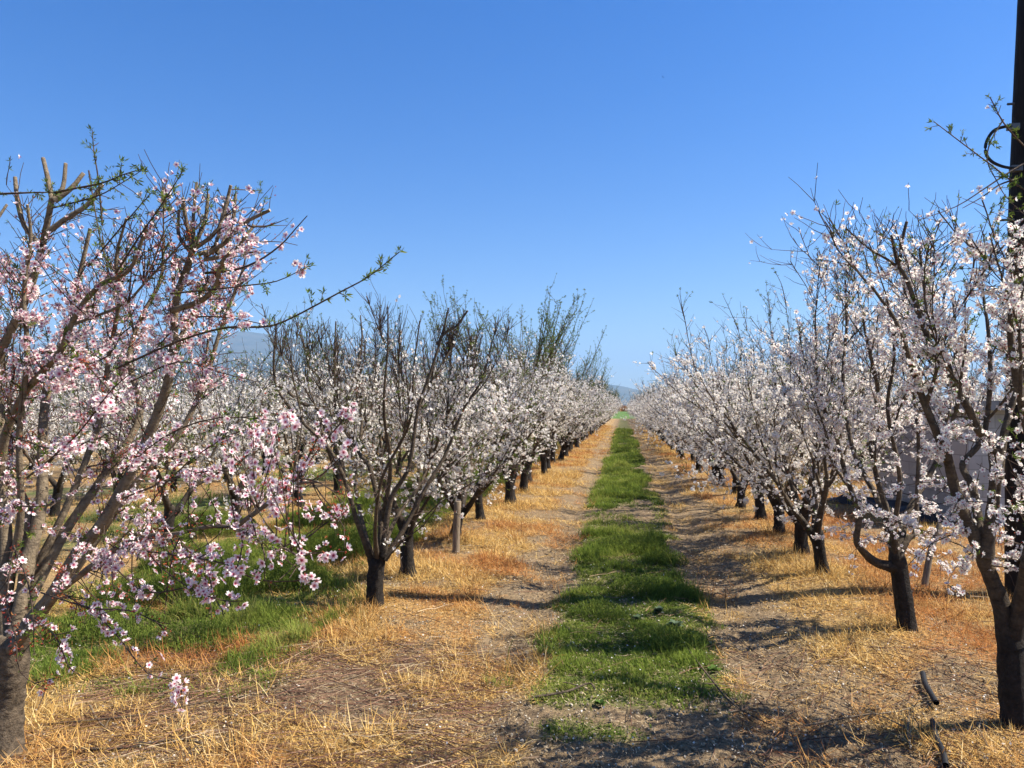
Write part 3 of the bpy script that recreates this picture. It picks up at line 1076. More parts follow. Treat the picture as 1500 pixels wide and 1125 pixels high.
for k in range(200):                                # upright whips
    bag = T1.boughs[T1.rng.integers(len(T1.boughs))]
    if not bag:
        continue
    P, R, c = bag[T1.rng.integers(len(bag))]
    i = T1.rng.integers(0, len(P))
    T1.twigs.append((grow_line(T1.rng, P[i], T1.rng.normal(0, 0.35, 3) + np.array([0, 0, 1]), T1.rng.uniform(.2, .5), 5, 0.07, 0.1, H1), 0.0032))
S1 = dict(SP1, sp0=0.020, sp=0.022, lmax=0.30, sub=0.5)
T1.dress(H1, S1)
# named shoots seen against the sky and ground
shoot(T1, b1, [(80, 282), (110, 276), (150, 268), (180, 256), (210, 247)], [2.6, 2.4], 0.005, True, 0.05, 0.08)
shoot(T1, b1, [(0, 284), (50, 282), (80, 282)], [2.7, 2.6], 0.005, True, 0.08, 0.06)
shoot(T1, b1, [(75, 305), (140, 288), (175, 270), (207, 250)], [2.7, 2.4], 0.004, True, 0.05, 0.07)
shoot(T1, b1, [(150, 330), (144, 262), (138, 225), (135, 190)], [2.6, 2.6], 0.0045, True, 0.04, 0.05)
shoot(T1, b1, [(170, 400), (205, 345), (240, 295), (267, 252)], [2.7, 2.4], 0.005, True, 0.05, 0.08)
shoot(T1, b1, [(130, 390), (180, 330), (222, 282)], [2.8, 2.6], 0.005, True, 0.06, 0.08)
shoot(T1, b1, [(170, 540), (260, 500), (330, 480), (382, 479), (418, 470), (498, 428), (540, 405), (585, 369)], [2.8, 2.3, 2.1], 0.005, True, 0.10, 0.05)
shoot(T1, b1, [(300, 400), (340, 396), (375, 384), (410, 360), (433, 335), (450, 316)], [2.8, 2.7], 0.006, False, 0, 0)
shoot(T1, b1, [(250, 430), (330, 422), (362, 418), (405, 412), (450, 391)], [2.7, 2.4], 0.004, True, 0.10, 0.04)
shoot(T1, b1, [(130, 250), (143, 330), (160, 400), (190, 470)], [2.9, 2.6], 0.004, True, 0.10, 0.10)
for q, dd in (([(60, 868), (130, 890), (187, 894), (222, 908), (252, 924)], 2.3), ([(90, 868), (140, 900), (175, 935), (215, 985), (262, 1000), (265, 1040)], 2.3), ([(20, 800), (40, 850), (48, 900), (50, 960)], 2.2),
              ([(45, 905), (80, 930), (100, 975), (118, 990)], 2.25), ([(200, 787), (235, 830), (285, 865), (330, 880), (356, 880)], 2.2), ([(345, 772), (383, 797), (388, 850)], 2.05), ([(150, 813), (200, 860), (235, 868), (300, 858), (310, 905)], 2.3),
              ([(20, 800), (10, 880), (22, 930), (30, 985), (70, 1010)], 2.2), ([(250, 784), (300, 830), (312, 870), (330, 900)], 2.2), ([(377, 749), (425, 705), (470, 708), (505, 738)], 2.1),
              ([(170, 802), (250, 812), (330, 826), (380, 850), (470, 850)], 2.15), ([(95, 500), (150, 560), (170, 590), (120, 600)], 2.0), ([(40, 700), (110, 640), (160, 575), (200, 540)], 1.9), ([(180, 690), (240, 640), (320, 612), (420, 618)], 2.1),
              ([(60, 560), (110, 540), (160, 520), (180, 480)], 2.1), ([(-10, 780), (20, 745), (55, 742), (90, 735)], 2.1), ([(190, 560), (260, 530), (320, 545), (380, 560)], 2.4), ([(180, 730), (260, 700), (340, 690), (400, 740)], 2.4),
              ([(200, 770), (250, 700), (330, 640), (390, 625)], 2.5), ([(20, 640), (90, 660), (150, 640), (210, 660)], 2.2), ([(220, 520), (270, 470), (330, 465), (400, 478)], 2.4)):
    shoot(T1, b1, q, [dd + .5, dd, dd - 0.05], 0.0038, False, 0.06, 0.09)


near_left = T1.build('almond_tree', 76, 0.0172, hi=True, calyx=0.40, leaf_m=34, leaf_size=0.020, nside=(14, 10, 8, 4), clumpy=0.6, fade=0.4)
near_left.location = b1
tag(near_left, 'large almond tree with pink blossom and pale bark at the left edge', 'almond tree', 'almond trees in the orchard')

# ---- bare second tree of the left row
b2 = np.array([-2.06, 6.05, hz(-2.06, 6.05)])
T2 = Tree(202, M_bark_dark, M_petal_white)
Q = smooth_line(trace(b2, [(549, 915), (550, 897), (549, 860), (552, 822)], [6.05]), 3)
T2.trunk = (Q, np.interp(np.linspace(0, 1, len(Q)), [0, .3, 1], [0.088, 0.070, 0.064]))
SP2 = dict(levels=3, fork=[2.6, 2.2, 1.6], len=[0.50, 0.42, .36], sp0=0.05, sp=0.04, lmax=0.30, leafp=0.12, sub=0.5, long=0, out=0.1, up=0.16)
H2 = 2.40
limb(T2, b2, [(547, 826), (535, 795), (521, 756), (505, 702), (479, 653), (443, 618), (408, 573), (401, 533), (405, 475)], [6.05, 5.8, 5.7], 0.0369, 0.0112, H2, SP2)
bough(T2, b2, [(505, 702), (497, 667), (475, 622), (468, 600), (440, 590), (420, 572), (398, 560)], [5.9, 5.9], 0.022, 0.010)
limb(T2, b2, [(556, 826), (557, 756), (541, 684), (528, 667), (514, 640), (492, 600), (490, 533), (492, 471)], [6.05, 6.2], 0.0328, 0.0104, H2, SP2)
limb(T2, b2, [(559, 770), (572, 684), (563, 613), (563, 569), (568, 507), (568, 449)], [6.1, 5.7, 5.6], 0.0279, 0.0088, H2, SP2)
limb(T2, b2, [(561, 815), (572, 733), (599, 684), (612, 600), (630, 547), (648, 489), (657, 451)], [6.0, 6.0], 0.0328, 0.0104, H2, SP2)
bough(T2, b2, [(640, 505), (652, 487), (668, 478), (685, 455)], [6.0, 6.0], 0.011, 0.008)
limb(T2, b2, [(562, 820), (590, 778), (626, 711), (652, 667), (679, 600), (706, 556), (720, 505)], [6.05, 6.3, 6.4], 0.0328, 0.0104, H2, SP2)
limb(T2, b2, [(548, 826), (532, 770), (520, 700), (530, 620), (520, 560), (530, 500), (528, 462)], [6.1, 6.7, 6.8], 0.0295, 0.0096, H2, SP2)
limb(T2, b2, [(555, 820), (580, 760), (620, 700), (640, 640), (668, 585), (690, 540), (700, 480)], [6.1, 6.9, 7.0], 0.0262, 0.0088, H2, SP2)
limb(T2, b2, [(552, 815), (550, 770), (560, 700), (600, 620), (606, 540), (615, 470)], [6.0, 5.4, 5.3], 0.0246, 0.0080, H2, SP2)
T2.dress(H2, SP2)
low_sprays(T2, 26, 0.55, 1.3, 0.3, 0.8)
for k in range(800):                                # many upright whips
    bag = T2.boughs[T2.rng.integers(len(T2.boughs))]
    if not bag:
        continue
    P, R, c = bag[T2.rng.integers(len(bag))]
    i = T2.rng.integers(0, len(P))
    T2.twigs.append((grow_line(T2.rng, P[i], T2.rng.normal(0, 0.3, 3) + np.array([0, 0, 1]), T2.rng.uniform(.25, .6), 5, 0.07, 0.12, H2), T2.rng.uniform(.002, .0045)))
shoot(T2, b2, [(570, 815), (640, 740), (705, 700), (770, 660), (830, 640)], [6.05, 5.7], 0.006, False, 0.08, 0.25)
shoot(T2, b2, [(566, 805), (620, 770), (660, 715), (720, 690), (765, 682)], [6.05, 5.4], 0.006, False, 0.10, 0.25)
tree2 = T2.build('almond_tree', 12, 0.0185, hi=False, calyx=0.3, leaf_m=16, leaf_size=0.02, nside=(14, 9, 6, 3), clumpy=0.4)
tree2.location = b2
tag(tree2, 'almost bare vase-shaped almond tree, dark trunk, just behind the pink-blossomed one', 'almond tree', 'almond trees in the orchard')

# ---- first tree of the right row
b3 = np.array([2.02, 4.28, hz(2.02, 4.28)])
T3 = Tree(303, M_bark_dark, M_petal_white)
Q = smooth_line(trace(b3, [(1490, 1100), (1488, 1073), (1484, 1000), (1480, 935)], [4.28]), 3)
T3.trunk = (Q, np.interp(np.linspace(0, 1, len(Q)), [0, .3, 1], [0.088, 0.070, 0.064]))
SP3 = dict(levels=3, fork=[2.8, 2.4, 1.8], len=[0.5, 0.42, .36], sp0=0.035, sp=0.034, lmax=0.32, leafp=0.12, sub=0.5, long=5, ll=0.45, out=0.2, up=0.1)
H3 = 2.62
limb(T3, b3, [(1480, 945), (1462, 875), (1443, 828), (1430, 795), (1411, 752), (1397, 712), (1387, 669), (1372, 635), (1348, 575), (1330, 520), (1312, 470)], [4.28, 4.2, 4.0], 0.060, 0.018, H3, SP3)
limb(T3, b3, [(1443, 815), (1453, 760), (1459, 690), (1450, 650), (1432, 627), (1420, 600), (1395, 560), (1365, 507), (1344, 453), (1328, 408), (1315, 385), (1306, 345)], [4.22, 4.1, 4.2], 0.042, 0.012, H3, SP3)
bough(T3, b3, [(1322, 395), (1300, 380), (1270, 362), (1240, 335)], [4.2, 4.1], 0.008, 0.004)
bough(T3, b3, [(1317, 388), (1322, 350), (1328, 325)], [4.2, 4.2], 0.010, 0.008)
limb(T3, b3, [(1435, 800), (1432, 755), (1424, 712), (1410, 680), (1440, 640), (1450, 560), (1448, 490), (1440, 430)], [4.25, 4.6], 0.034, 0.012, H3, SP3)
limb(T3, b3, [(1480, 940), (1495, 885), (1505, 830), (1520, 740), (1510, 650), (1490, 560), (1480, 480), (1490, 400)], [4.28, 4.0, 3.9], 0.055, 0.016, H3, SP3)
limb(T3, b3, [(1459, 700), (1470, 640), (1480, 600), (1500, 540), (1520, 450), (1530, 380)], [4.15, 4.3], 0.030, 0.014, H3, SP3)
limb(T3, b3, [(1505, 830), (1560, 740), (1600, 620), (1610, 500), (1580, 400)], [4.2, 4.6], 0.040, 0.014, H3, SP3)
T3.dress(H3, SP3)
low_sprays(T3, 20, 0.75, 1.7, 0.35, 0.8)
for q, L in (([(1620, 330), (1560, 300), (1500, 277), (1450, 240), (1410, 210), (1368, 178)], 0.006), ([(1600, 330), (1540, 250), (1500, 214), (1470, 180), (1450, 142)], 0.007),
             ([(1470, 175), (1452, 205), (1446, 235), (1460, 265), (1475, 290), (1505, 318)], 0.004)):
    shoot(T3, b3, q, [3.7, 3.5], L, True, 0.05, 0.06)
for q in ([(1500, 240), (1470, 258), (1440, 278), (1400, 303), (1347, 322)], [(1490, 262), (1462, 272), (1440, 288), (1410, 305)]):
    shoot(T3, b3, q, [3.9, 3.8], 0.006, False)
shoot(T3, b3, [(1440, 430), (1425, 400), (1440, 340), (1455, 300)], [4.3, 4.2], 0.004, True, 0.06, 0.06)
tree3 = T3.build('almond_tree', 74, 0.0185, hi=True, calyx=0.08, leaf_m=26, leaf_size=0.022, nside=(14, 10, 7, 3), clumpy=0.55, fade=0.45)
tree3.location = b3
tag(tree3, 'white-blossomed almond tree at the right edge, trunk forking low, near the pole', 'almond tree', 'almond trees in the orchard')

# ---- second tree of the right row
b4 = np.array([2.1, 6.01, hz(2.1, 6.01)])
T4 = Tree(404, M_bark_dark, M_petal_white)
Q = smooth_line(trace(b4, [(1332, 950), (1330, 928), (1324, 875), (1314, 815)], [6.01]), 3)
T4.trunk = (Q, np.interp(np.linspace(0, 1, len(Q)), [0, .3, 1], [0.088, 0.070, 0.062]))
SP4 = dict(levels=3, fork=[2.8, 2.4, 1.8], len=[0.52, 0.44, .38], sp0=0.04, sp=0.036, lmax=0.34, leafp=0.12, sub=0.5, long=6, ll=0.5, out=0.3, up=0.1)
H4 = 2.9
limb(T4, b4, [(1314, 832), (1285, 825), (1265, 808), (1255, 790), (1258, 750), (1240, 700), (1225, 640), (1205, 590), (1195, 530)], [6.0, 5.8, 5.7], 0.045, 0.014, H4, SP4)
limb(T4, b4, [(1314, 815), (1305, 770), (1297, 740), (1285, 700), (1275, 640), (1285, 570), (1270, 500), (1262, 450)], [6.0, 6.1], 0.042, 0.013, H4, SP4)
limb(T4, b4, [(1316, 812), (1330, 790), (1341, 778), (1343, 730), (1345, 640), (1338, 560), (1350, 480)], [6.0, 6.2], 0.034, 0.012, H4, SP4)
limb(T4, b4, [(1312, 812), (1310, 770), (1318, 700), (1300, 600), (1310, 520), (1300, 440)], [6.0, 5.6], 0.032, 0.012, H4, SP4)
limb(T4, b4, [(1316, 812), (1330, 750), (1370, 680), (1390, 600), (1400, 500), (1395, 430)], [6.0, 6.5, 6.6], 0.036, 0.012, H4, SP4)
limb(T4, b4, [(1312, 815), (1290, 740), (1250, 660), (1235, 560), (1240, 480), (1238, 410)], [6.0, 6.6, 6.7], 0.036, 0.012, H4, SP4)
T4.dress(H4, SP4)
low_sprays(T4, 18, 0.6, 1.5, 0.3, 0.7)
tree4 = T4.build('almond_tree', 74, 0.0185, hi=True, calyx=0.06, leaf_m=20, leaf_size=0.022, nside=(12, 9, 6, 3), clumpy=0.5)
tree4.location = b4
tag(tree4, 'white-blossomed almond tree with a low limb curving out left, second of the right row', 'almond tree', 'almond trees in the orchard')

# ---- variants for the rows
variants = {'R': [], 'L': []}
for v in range(5):
    H = 3.0 + 0.3 * (v % 3) / 2
    t = Tree(1000 + v, M_bark_dark, M_petal_white)
    sp = dict(SPEC_R, k=3 + v % 3, out=0.45, l0=0.72 + 0.08 * (v % 2))
    t.random_body(H, sp)
    t.dress(H, sp)
    r = t.build('almond_tree', 66, 0.0205, calyx=0.03, leaf_m=14, leaf_size=0.024, nside=(10, 6, 4, 3))
    variants['R'].append([r, False])
for v in range(5):
    H = 2.6 + 0.25 * (v % 3) / 2
    t = Tree(2000 + v, M_bark_dark, M_petal_white)
    sp = dict(SPEC_L, k=3 + (v + 1) % 3, long=3 if v < 3 else 34, ll=0.5 if v < 3 else 1.35, out=0.45, l0=0.66 + 0.08 * (v % 2))
    t.random_body(H, sp)
    t.dress(H, sp)
    r = t.build('almond_tree', 60, 0.021, calyx=0.14, leaf_m=27, leaf_size=0.026, nside=(10, 6, 4, 3))
    variants['L'].append([r, False])

prng = random.Random(5)


def plant(kind, v, x, y, label, rz=None, sc_=1.0):
    e = variants[kind][v % 5]
    if e[1]:
        o = copy_tree(e[0])
    else:
        o = e[0]
        e[1] = True
    o.location = (x, y, hz(x, y))
    o.rotation_euler = (prng.uniform(-.03, .03), prng.uniform(-.03, .03), prng.uniform(0, 6.28) if rz is None else rz)
    s_ = sc_ * prng.uniform(0.94, 1.06)
    o.scale = (s_, s_, s_)
    tag(o, label, 'almond tree', 'almond trees in the orchard')
    return o


ORD = ['first', 'second', 'third', 'fourth', 'fifth', 'sixth', 'seventh', 'eighth', 'ninth', 'tenth', 'eleventh', 'twelfth']
# left row beside the path
ly = [7.19, 9.3, 10.9]
while ly[-1] < 112:
    ly.append(ly[-1] + prng.uniform(1.6, 1.95))
for i, y in enumerate(ly):
    lab = ('blossoming almond tree with green shoots, %s in the left row beside the path' % ORD[i + 2]) if i < 10 else \
        'small far-off almond tree in blossom in the left row beside the path'
    plant('L', (0, 1, 2, 3, 4, 3, 4, 0)[i] if i < 8 else prng.randrange(5), -2.0 + prng.uniform(-.12, .08), y, lab, sc_=0.96 if i < 3 else 1.10)
ry = [7.77, 8.9, 10.32, 11.6, 12.9]
while ry[-1] < 113:
    ry.append(ry[-1] + prng.uniform(1.55, 1.9))
for i, y in enumerate(ry):
    lab = ('white-blossomed almond tree with dark trunk, %s in the right row beside the path' % ORD[i + 2]) if i < 10 else \
        'small far-off almond tree in white blossom in the right row beside the path'
    plant('R', i * 2, 1.98 + prng.uniform(-.1, .12), y, lab, sc_=(1.0, 0.98, 1.02, 0.97)[i] if i < 4 else 0.97)
n_t = 4 + len(ly) + len(ry)
rows = [('L', -5.5, 8.3, 32, 'second row to the left'), ('L', -9.1, 8.8, 26, 'third row to the left'), ('L', -12.7, 11, 24, 'fourth row to the left'),
        ('L', -16.3, 13, 22, 'fifth row to the left'), ('L', -19.9, 16, 18, 'sixth row to the left'), ('R', 5.6, 18.5, 24, 'second row to the right'), ('R', 9.2, 20, 14, 'third row to the right')]
for kind, rx, y0, cnt, nm in rows:
    y = y0
    for i in range(cnt):
        if kind == 'L' and abs(rx + 5.5) < .1 and i < 6:
            lab = 'blossoming almond tree across the green lane, %s of the second left row' % ORD[i]
        else:
            lab = 'blossoming almond tree standing in the %s' % nm
        plant(prng.choice('LR') if kind == 'L' else 'R', prng.randrange(5), rx + prng.uniform(-.2, .2), y, lab, sc_=1.0)
        y += prng.uniform(1.6, 2.1)
        n_t += 1
print('almond trees', n_t)

# ---- the rest of the orchard, far off
frng = np.random.default_rng(77)
pts, cols = [], []
xs, ysf = [], []
for rx in [-5.5 - 3.6 * k for k in range(0, 34)] + [5.6 + 3.6 * k for k in range(0, 16)]:
    yy = 68.0 if rx == -5.5 else (58 if rx > -17 and rx < 0 else 50)
    while yy < 112:
        xs.append(rx + frng.uniform(-.2, .2))
        ysf.append(yy + frng.uniform(-.2, .2))
        yy += 1.9
xs, ysf = np.array(xs), np.array(ysf)
nf = 260
cx = np.repeat(xs, nf)
cy = np.repeat(ysf, nf)
u = frng.normal(0, 1, (len(cx), 3))
u /= np.linalg.norm(u, axis=1)[:, None]
u *= frng.uniform(0.35, 1, len(cx))[:, None] ** 0.5
Pf = np.stack([cx + u[:, 0] * 1.15, cy + u[:, 1] * 1.15, 1.55 + u[:, 2] * 1.05], -1)
V, F, C, mi = scatter(FL_LO[0][:20], FL_LO[1][:10], FL_LO[2][:20], Pf, rand_rot(frng, u, 0.6), frng.uniform(0.05, 0.09, len(cx)), frng.random(len(cx)), np.zeros(10, int))
tb = Bag()
for X_, Y_ in zip(xs, ysf):
    tube(tb, np.array([[X_, Y_, -0.1], [X_, Y_, 0.45], [X_ + .1, Y_, 0.9]]), [0.09, 0.07, 0.06], 4)
    for k in range(5):
        a = frng.uniform(0, 6.28)
        tube(tb, np.array([[X_, Y_, 0.5], [X_ + .45 * math.cos(a), Y_ + .45 * math.sin(a), 1.3], [X_ + .9 * math.cos(a), Y_ + .9 * math.sin(a), 2.4]]), [0.035, 0.025, 0.012], 3)
far = empty('distant_orchard', (0, 80, 0))
tag(far, 'far rows of blossoming almond trees merging into one pale mass', 'orchard', kind='stuff')
o = mesh_obj('blossoms', V - [0, 80, 0], F, M_petal_white, far, col=C)
o2 = mesh_obj('trunks', np.concatenate(tb.V) - [0, 80, 0], np.concatenate(tb.F), M_bark_dark, far, col=np.concatenate(tb.C))
tag(o, kind='stuff')
tag(o2, kind='stuff')

# ------------------------------------------------------------------ block-built pump house on the right
m, nt, b = mat('block_wall', 0.9)
tc = N(nt, 'ShaderNodeTexCoord')
br = N(nt, 'ShaderNodeTexBrick')
br.inputs['Scale'].default_value = 1.0
br.inputs['Brick Width'].default_value = 0.40
br.inputs['Row Height'].default_value = 0.20
br.inputs['Mortar Size'].default_value = 0.008
br.inputs['Color1'].default_value = (0.46, 0.44, 0.40, 1)
br.inputs['Color2'].default_value = (0.38, 0.36, 0.33, 1)
br.inputs['Mortar'].default_value = (0.30, 0.29, 0.265, 1)
sx = N(nt, 'ShaderNodeSeparateXYZ')
cx_ = N(nt, 'ShaderNodeCombineXYZ')
ad = N(nt, 'ShaderNodeMath', operation='ADD')
nt.links.new(tc.outputs['Object'], sx.inputs[0])
nt.links.new(sx.outputs[0], ad.inputs[0])
nt.links.new(sx.outputs[1], ad.inputs[1])
nt.links.new(ad.outputs[0], cx_.inputs[0])
nt.links.new(sx.outputs[2], cx_.inputs[1])
nt.links.new(cx_.outputs[0], br.inputs['Vector'])
stain = noise(nt, 1.4, 5, 0.6)
c = mix(nt, ramp(nt, stain, [(0.4, (0, 0, 0)), (0.7, (0.6, 0.6, 0.6))]), br.outputs[0], (0.20, 0.19, 0.175))
nt.links.new(c, b.inputs['Base Color'])
bump(nt, b, noise(nt, 30, 4), 0.4, 0.01)
M_block = m
m, nt, b = mat('concrete_slab', 0.9)
nt.links.new(ramp(nt, noise(nt, 4, 5), [(0.3, (0.22, 0.215, 0.2)), (0.7, (0.36, 0.35, 0.33))]), b.inputs['Base Color'])
M_conc = m
m, nt, b = mat('rusty_steel', 0.7)
nt.links.new(ramp(nt, noise(nt, 6, 6), [(0.35, (0.10, 0.045, 0.025)), (0.65, (0.17, 0.12, 0.09))]), b.inputs['Base Color'])
M_rust = m
m, nt, b = mat('dark_void', 0.9)
b.inputs['Base Color'].default_value = (0.02, 0.02, 0.02, 1)
M_black = m

hut = empty('pump_house', (4.95, 11.7, 0))
tag(hut, 'low grey concrete block hut with flat slab roof, seen through the right row', 'hut')
w = Bag()
HX, HY, HH, TH = 5.2, 2.7, 1.66, 0.18
# walls of an open shell, the front one with a door opening
w.box((TH / 2, HY / 2, HH / 2 - .1), (TH, HY, HH + .2))
w.box((HX - TH / 2, HY / 2, HH / 2 - .1), (TH, HY, HH + .2))
w.box((HX / 2, HY - TH / 2, HH / 2 - .1), (HX - 2 * TH, TH, HH + .2))
w.box((TH + 1.1, TH / 2, HH / 2 - .1), (2.2, TH, HH + .2))
w.box((HX - TH - 0.82, TH / 2, HH / 2 - .1), (1.64, TH, HH + .2))
w.box((TH + 2.7, TH / 2, HH - 0.06), (1.0, TH, 0.12))
w.obj('wall', M_block, hut)
w = Bag()
w.box((HX / 2, HY / 2, HH + 0.07), (HX + .3, HY + .3, 0.14))
w.obj('roof', M_conc, hut)
w = Bag()
w.box((TH + 2.7, TH / 2, (HH - .12) / 2), (0.98, 0.05, HH - .14))
for k in range(5):
    w.box((TH + 2.7, TH / 2 - 0.032, 0.2 + k * 0.33), (0.9, 0.012, 0.03))
d = w.obj('door', M_rust, hut)
w = Bag()
w.box((TH + 3.08, TH / 2 - 0.055, 0.85), (0.03, 0.05, 0.16))
w.obj('handle', M_black, d)
hut.rotation_euler = (0, 0, math.radians(9))
hut.location.z = 0.0

# ground shade at the foot of the hut, modelled as a low black heap
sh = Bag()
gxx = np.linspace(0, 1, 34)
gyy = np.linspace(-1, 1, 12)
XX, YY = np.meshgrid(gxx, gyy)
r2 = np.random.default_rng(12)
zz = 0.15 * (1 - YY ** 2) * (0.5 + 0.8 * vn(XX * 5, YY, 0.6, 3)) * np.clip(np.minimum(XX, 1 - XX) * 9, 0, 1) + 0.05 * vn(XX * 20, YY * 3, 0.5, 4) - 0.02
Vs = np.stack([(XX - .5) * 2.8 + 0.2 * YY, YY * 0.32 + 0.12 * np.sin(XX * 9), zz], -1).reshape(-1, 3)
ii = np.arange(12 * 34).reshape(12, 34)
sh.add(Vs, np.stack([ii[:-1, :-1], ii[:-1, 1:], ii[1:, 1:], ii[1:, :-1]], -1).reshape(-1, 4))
m, nt, b = mat('black_plastic_and_shade', 0.65)  # black of the cable and hoses, also colours the shade strip
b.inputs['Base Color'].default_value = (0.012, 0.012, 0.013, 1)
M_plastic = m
o = sh.obj('shade_strip', m, smooth=True)
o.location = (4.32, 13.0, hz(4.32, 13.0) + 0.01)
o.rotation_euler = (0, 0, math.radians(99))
tag(o, 'low black strip standing in for the shade at the foot of the block hut', 'plastic sheet')

# ------------------------------------------------------------------ utility pole at the right edge
m, nt, b = mat('creosoted_wood', 0.85)
nt.links.new(ramp(nt, noise(nt, 6, 6, 0.7, stretch=(6, 6, 0.5)), [(0.3, (0.005, 0.004, 0.004)), (0.7, (0.022, 0.017, 0.013))]), b.inputs['Base Color'])
bump(nt, b, noise(nt, 8, 5, 0.7, stretch=(6, 6, 0.4)), 0.8, 0.02)
M_pole = m
m, nt, b = mat('galvanised', 0.5)
b.inputs['Base Color'].default_value = (0.12, 0.12, 0.12, 1)
b.inputs['Metallic'].default_value = 0.6
M_metal = m
Yp = 7.4
pb = at(1495, 860, Yp)
pole = empty('utility_pole', (pb[0], Yp, hz(pb[0], Yp)))
tag(pole, 'dark creosoted wooden utility pole with a cable loop at the right edge', 'utility pole')
pz = np.array([pb[0], Yp, hz(pb[0], Yp)])
w = Bag()
Pp = smooth_line([at(1498, 880, Yp) - pz - [0, 0, .2], at(1499, 600, Yp) - pz, at(1501, 345, Yp) - pz, at(1508, 130, Yp) - pz, at(1516, -60, Yp) - pz, at(1522, -260, Yp) - pz], 6)
tube(w, Pp, np.linspace(0.145, 0.115, len(Pp)), 16, cut=True, rough=0.03, rng=r2)
w.C = [c_ * 0 for c_ in w.C]
w.obj('shaft', M_pole, pole, True)
w = Bag()
lc = [at(px, py, Yp - 0.16) - pz for px, py in ((1482, 186), (1470, 186), (1455, 192), (1445, 208), (1444, 224), (1452, 236), (1466, 243), (1480, 246), (1492, 246))]
Q = smooth_line(lc, 4)
tube(w, Q, np.full(len(Q), 0.014), 8)
w.obj('cable_loop', M_plastic, pole, True)
for (px, py) in ((1484, 186), (1488, 247)):
    w = Bag()
    c_ = at(px, py, Yp - 0.14) - pz
    w.box(c_, (0.09, 0.06, 0.05))
    w.obj('cable_clamp', M_metal, pole)
w = Bag()
c_ = at(1486, 152, Yp) - pz
tube(w, np.array([c_ + [-.06, 0, 0], c_ + [0.2, 0, 0]]), [0.012, 0.012], 6)
w.obj('bolt', M_metal, pole)
w = Bag()
c_ = at(1478, 322, Yp - .05) - pz
tube(w, np.array([c_ + [-.08, 0, 0], c_ + [0.2, 0, 0]]), [0.012, 0.012], 6)
w.obj('bolt', M_metal, pole)

# ------------------------------------------------------------------ stakes, hose, sticks
m, nt, b = mat('weathered_wood', 0.85)
nt.links.new(ramp(nt, noise(nt, 10, 5, 0.7, stretch=(5, 5, 0.6)), [(0.3, (0.09, 0.068, 0.045)), (0.7, (0.27, 0.21, 0.145))]), b.inputs['Base Color'])
M_wood = m


def stake(P, r, label, name='wooden_stake'):
    w = Bag()
    o0 = np.array(P[0])
    Q = smooth_line(np.array(P) - o0, 3)
    tube(w, Q, np.linspace(r, r * 0.92, len(Q)), 8, cut=True, rough=0.06, rng=r2)
    o = w.obj(name, M_wood, smooth=True)
    o.location = o0
    return tag(o, label, 'stake')


g0 = at(668, 812, 8.4)
g0[2] = hz(g0[0], 8.4) - 0.08
stake([g0, g0 + [0.005, 0, 0.35], g0 + [0.02, 0, 0.66]], 0.042, 'upright wooden stake between two trees of the left row')
g1 = at(1352, 838, 7.6)
stake([g1 * [1, 1, 0] + [0, 0, hz(g1[0], 7.6) - .06], at(1364, 805, 7.65), at(1378, 768, 7.7)], 0.030, 'pale wooden stake leaning to the right behind the second right-hand tree')

w = Bag()
for pp in ([(1352, 1005), (1356, 1022), (1366, 1040), (1372, 1050)],):
    Q = []
    for px, py in pp:
        Yg = 1.0
        r_ = _F + _R * (px - 750) / FPX + _U * (562.5 - py) / FPX
        t = -CAMZ / r_[2]
        Q.append([r_[0] * t, r_[1] * t, hz(r_[0] * t, r_[1] * t) + 0.03])
    q0 = np.array(Q[0])
    Q = smooth_line(np.array(Q) - q0, 4)
    tube(w, Q, np.full(len(Q), 0.016), 8)
o = w.obj('irrigation_hose', M_plastic, smooth=True)
o.location = q0
tag(o, 'short upper piece of black irrigation hose on the straw at lower right', 'hose')
w = Bag()
Q = []
for px, py in [(1366, 1072), (1370, 1090), (1374, 1105), (1382, 1122), (1386, 1140)]:
    r_ = _F + _R * (px - 750) / FPX + _U * (562.5 - py) / FPX
    t = -CAMZ / r_[2]
    Q.append([r_[0] * t, r_[1] * t, hz(r_[0] * t, r_[1] * t) + 0.03])
q0 = np.array(Q[0])
Q = smooth_line(np.array(Q) - q0, 4)
tube(w, Q, np.full(len(Q), 0.014), 8)
o = w.obj('irrigation_hose', M_plastic, smooth=True)
o.location = q0
tag(o, 'lower piece of black irrigation hose running out of the bottom edge at right', 'hose')

# fallen branches
def ground_pt(px, py, dz=0.02):
    r_ = _F + _R * (px - 750) / FPX + _U * (562.5 - py) / FPX
    t = -CAMZ / r_[2]
    return np.array([r_[0] * t, r_[1] * t, hz(r_[0] * t, r_[1] * t) + dz])


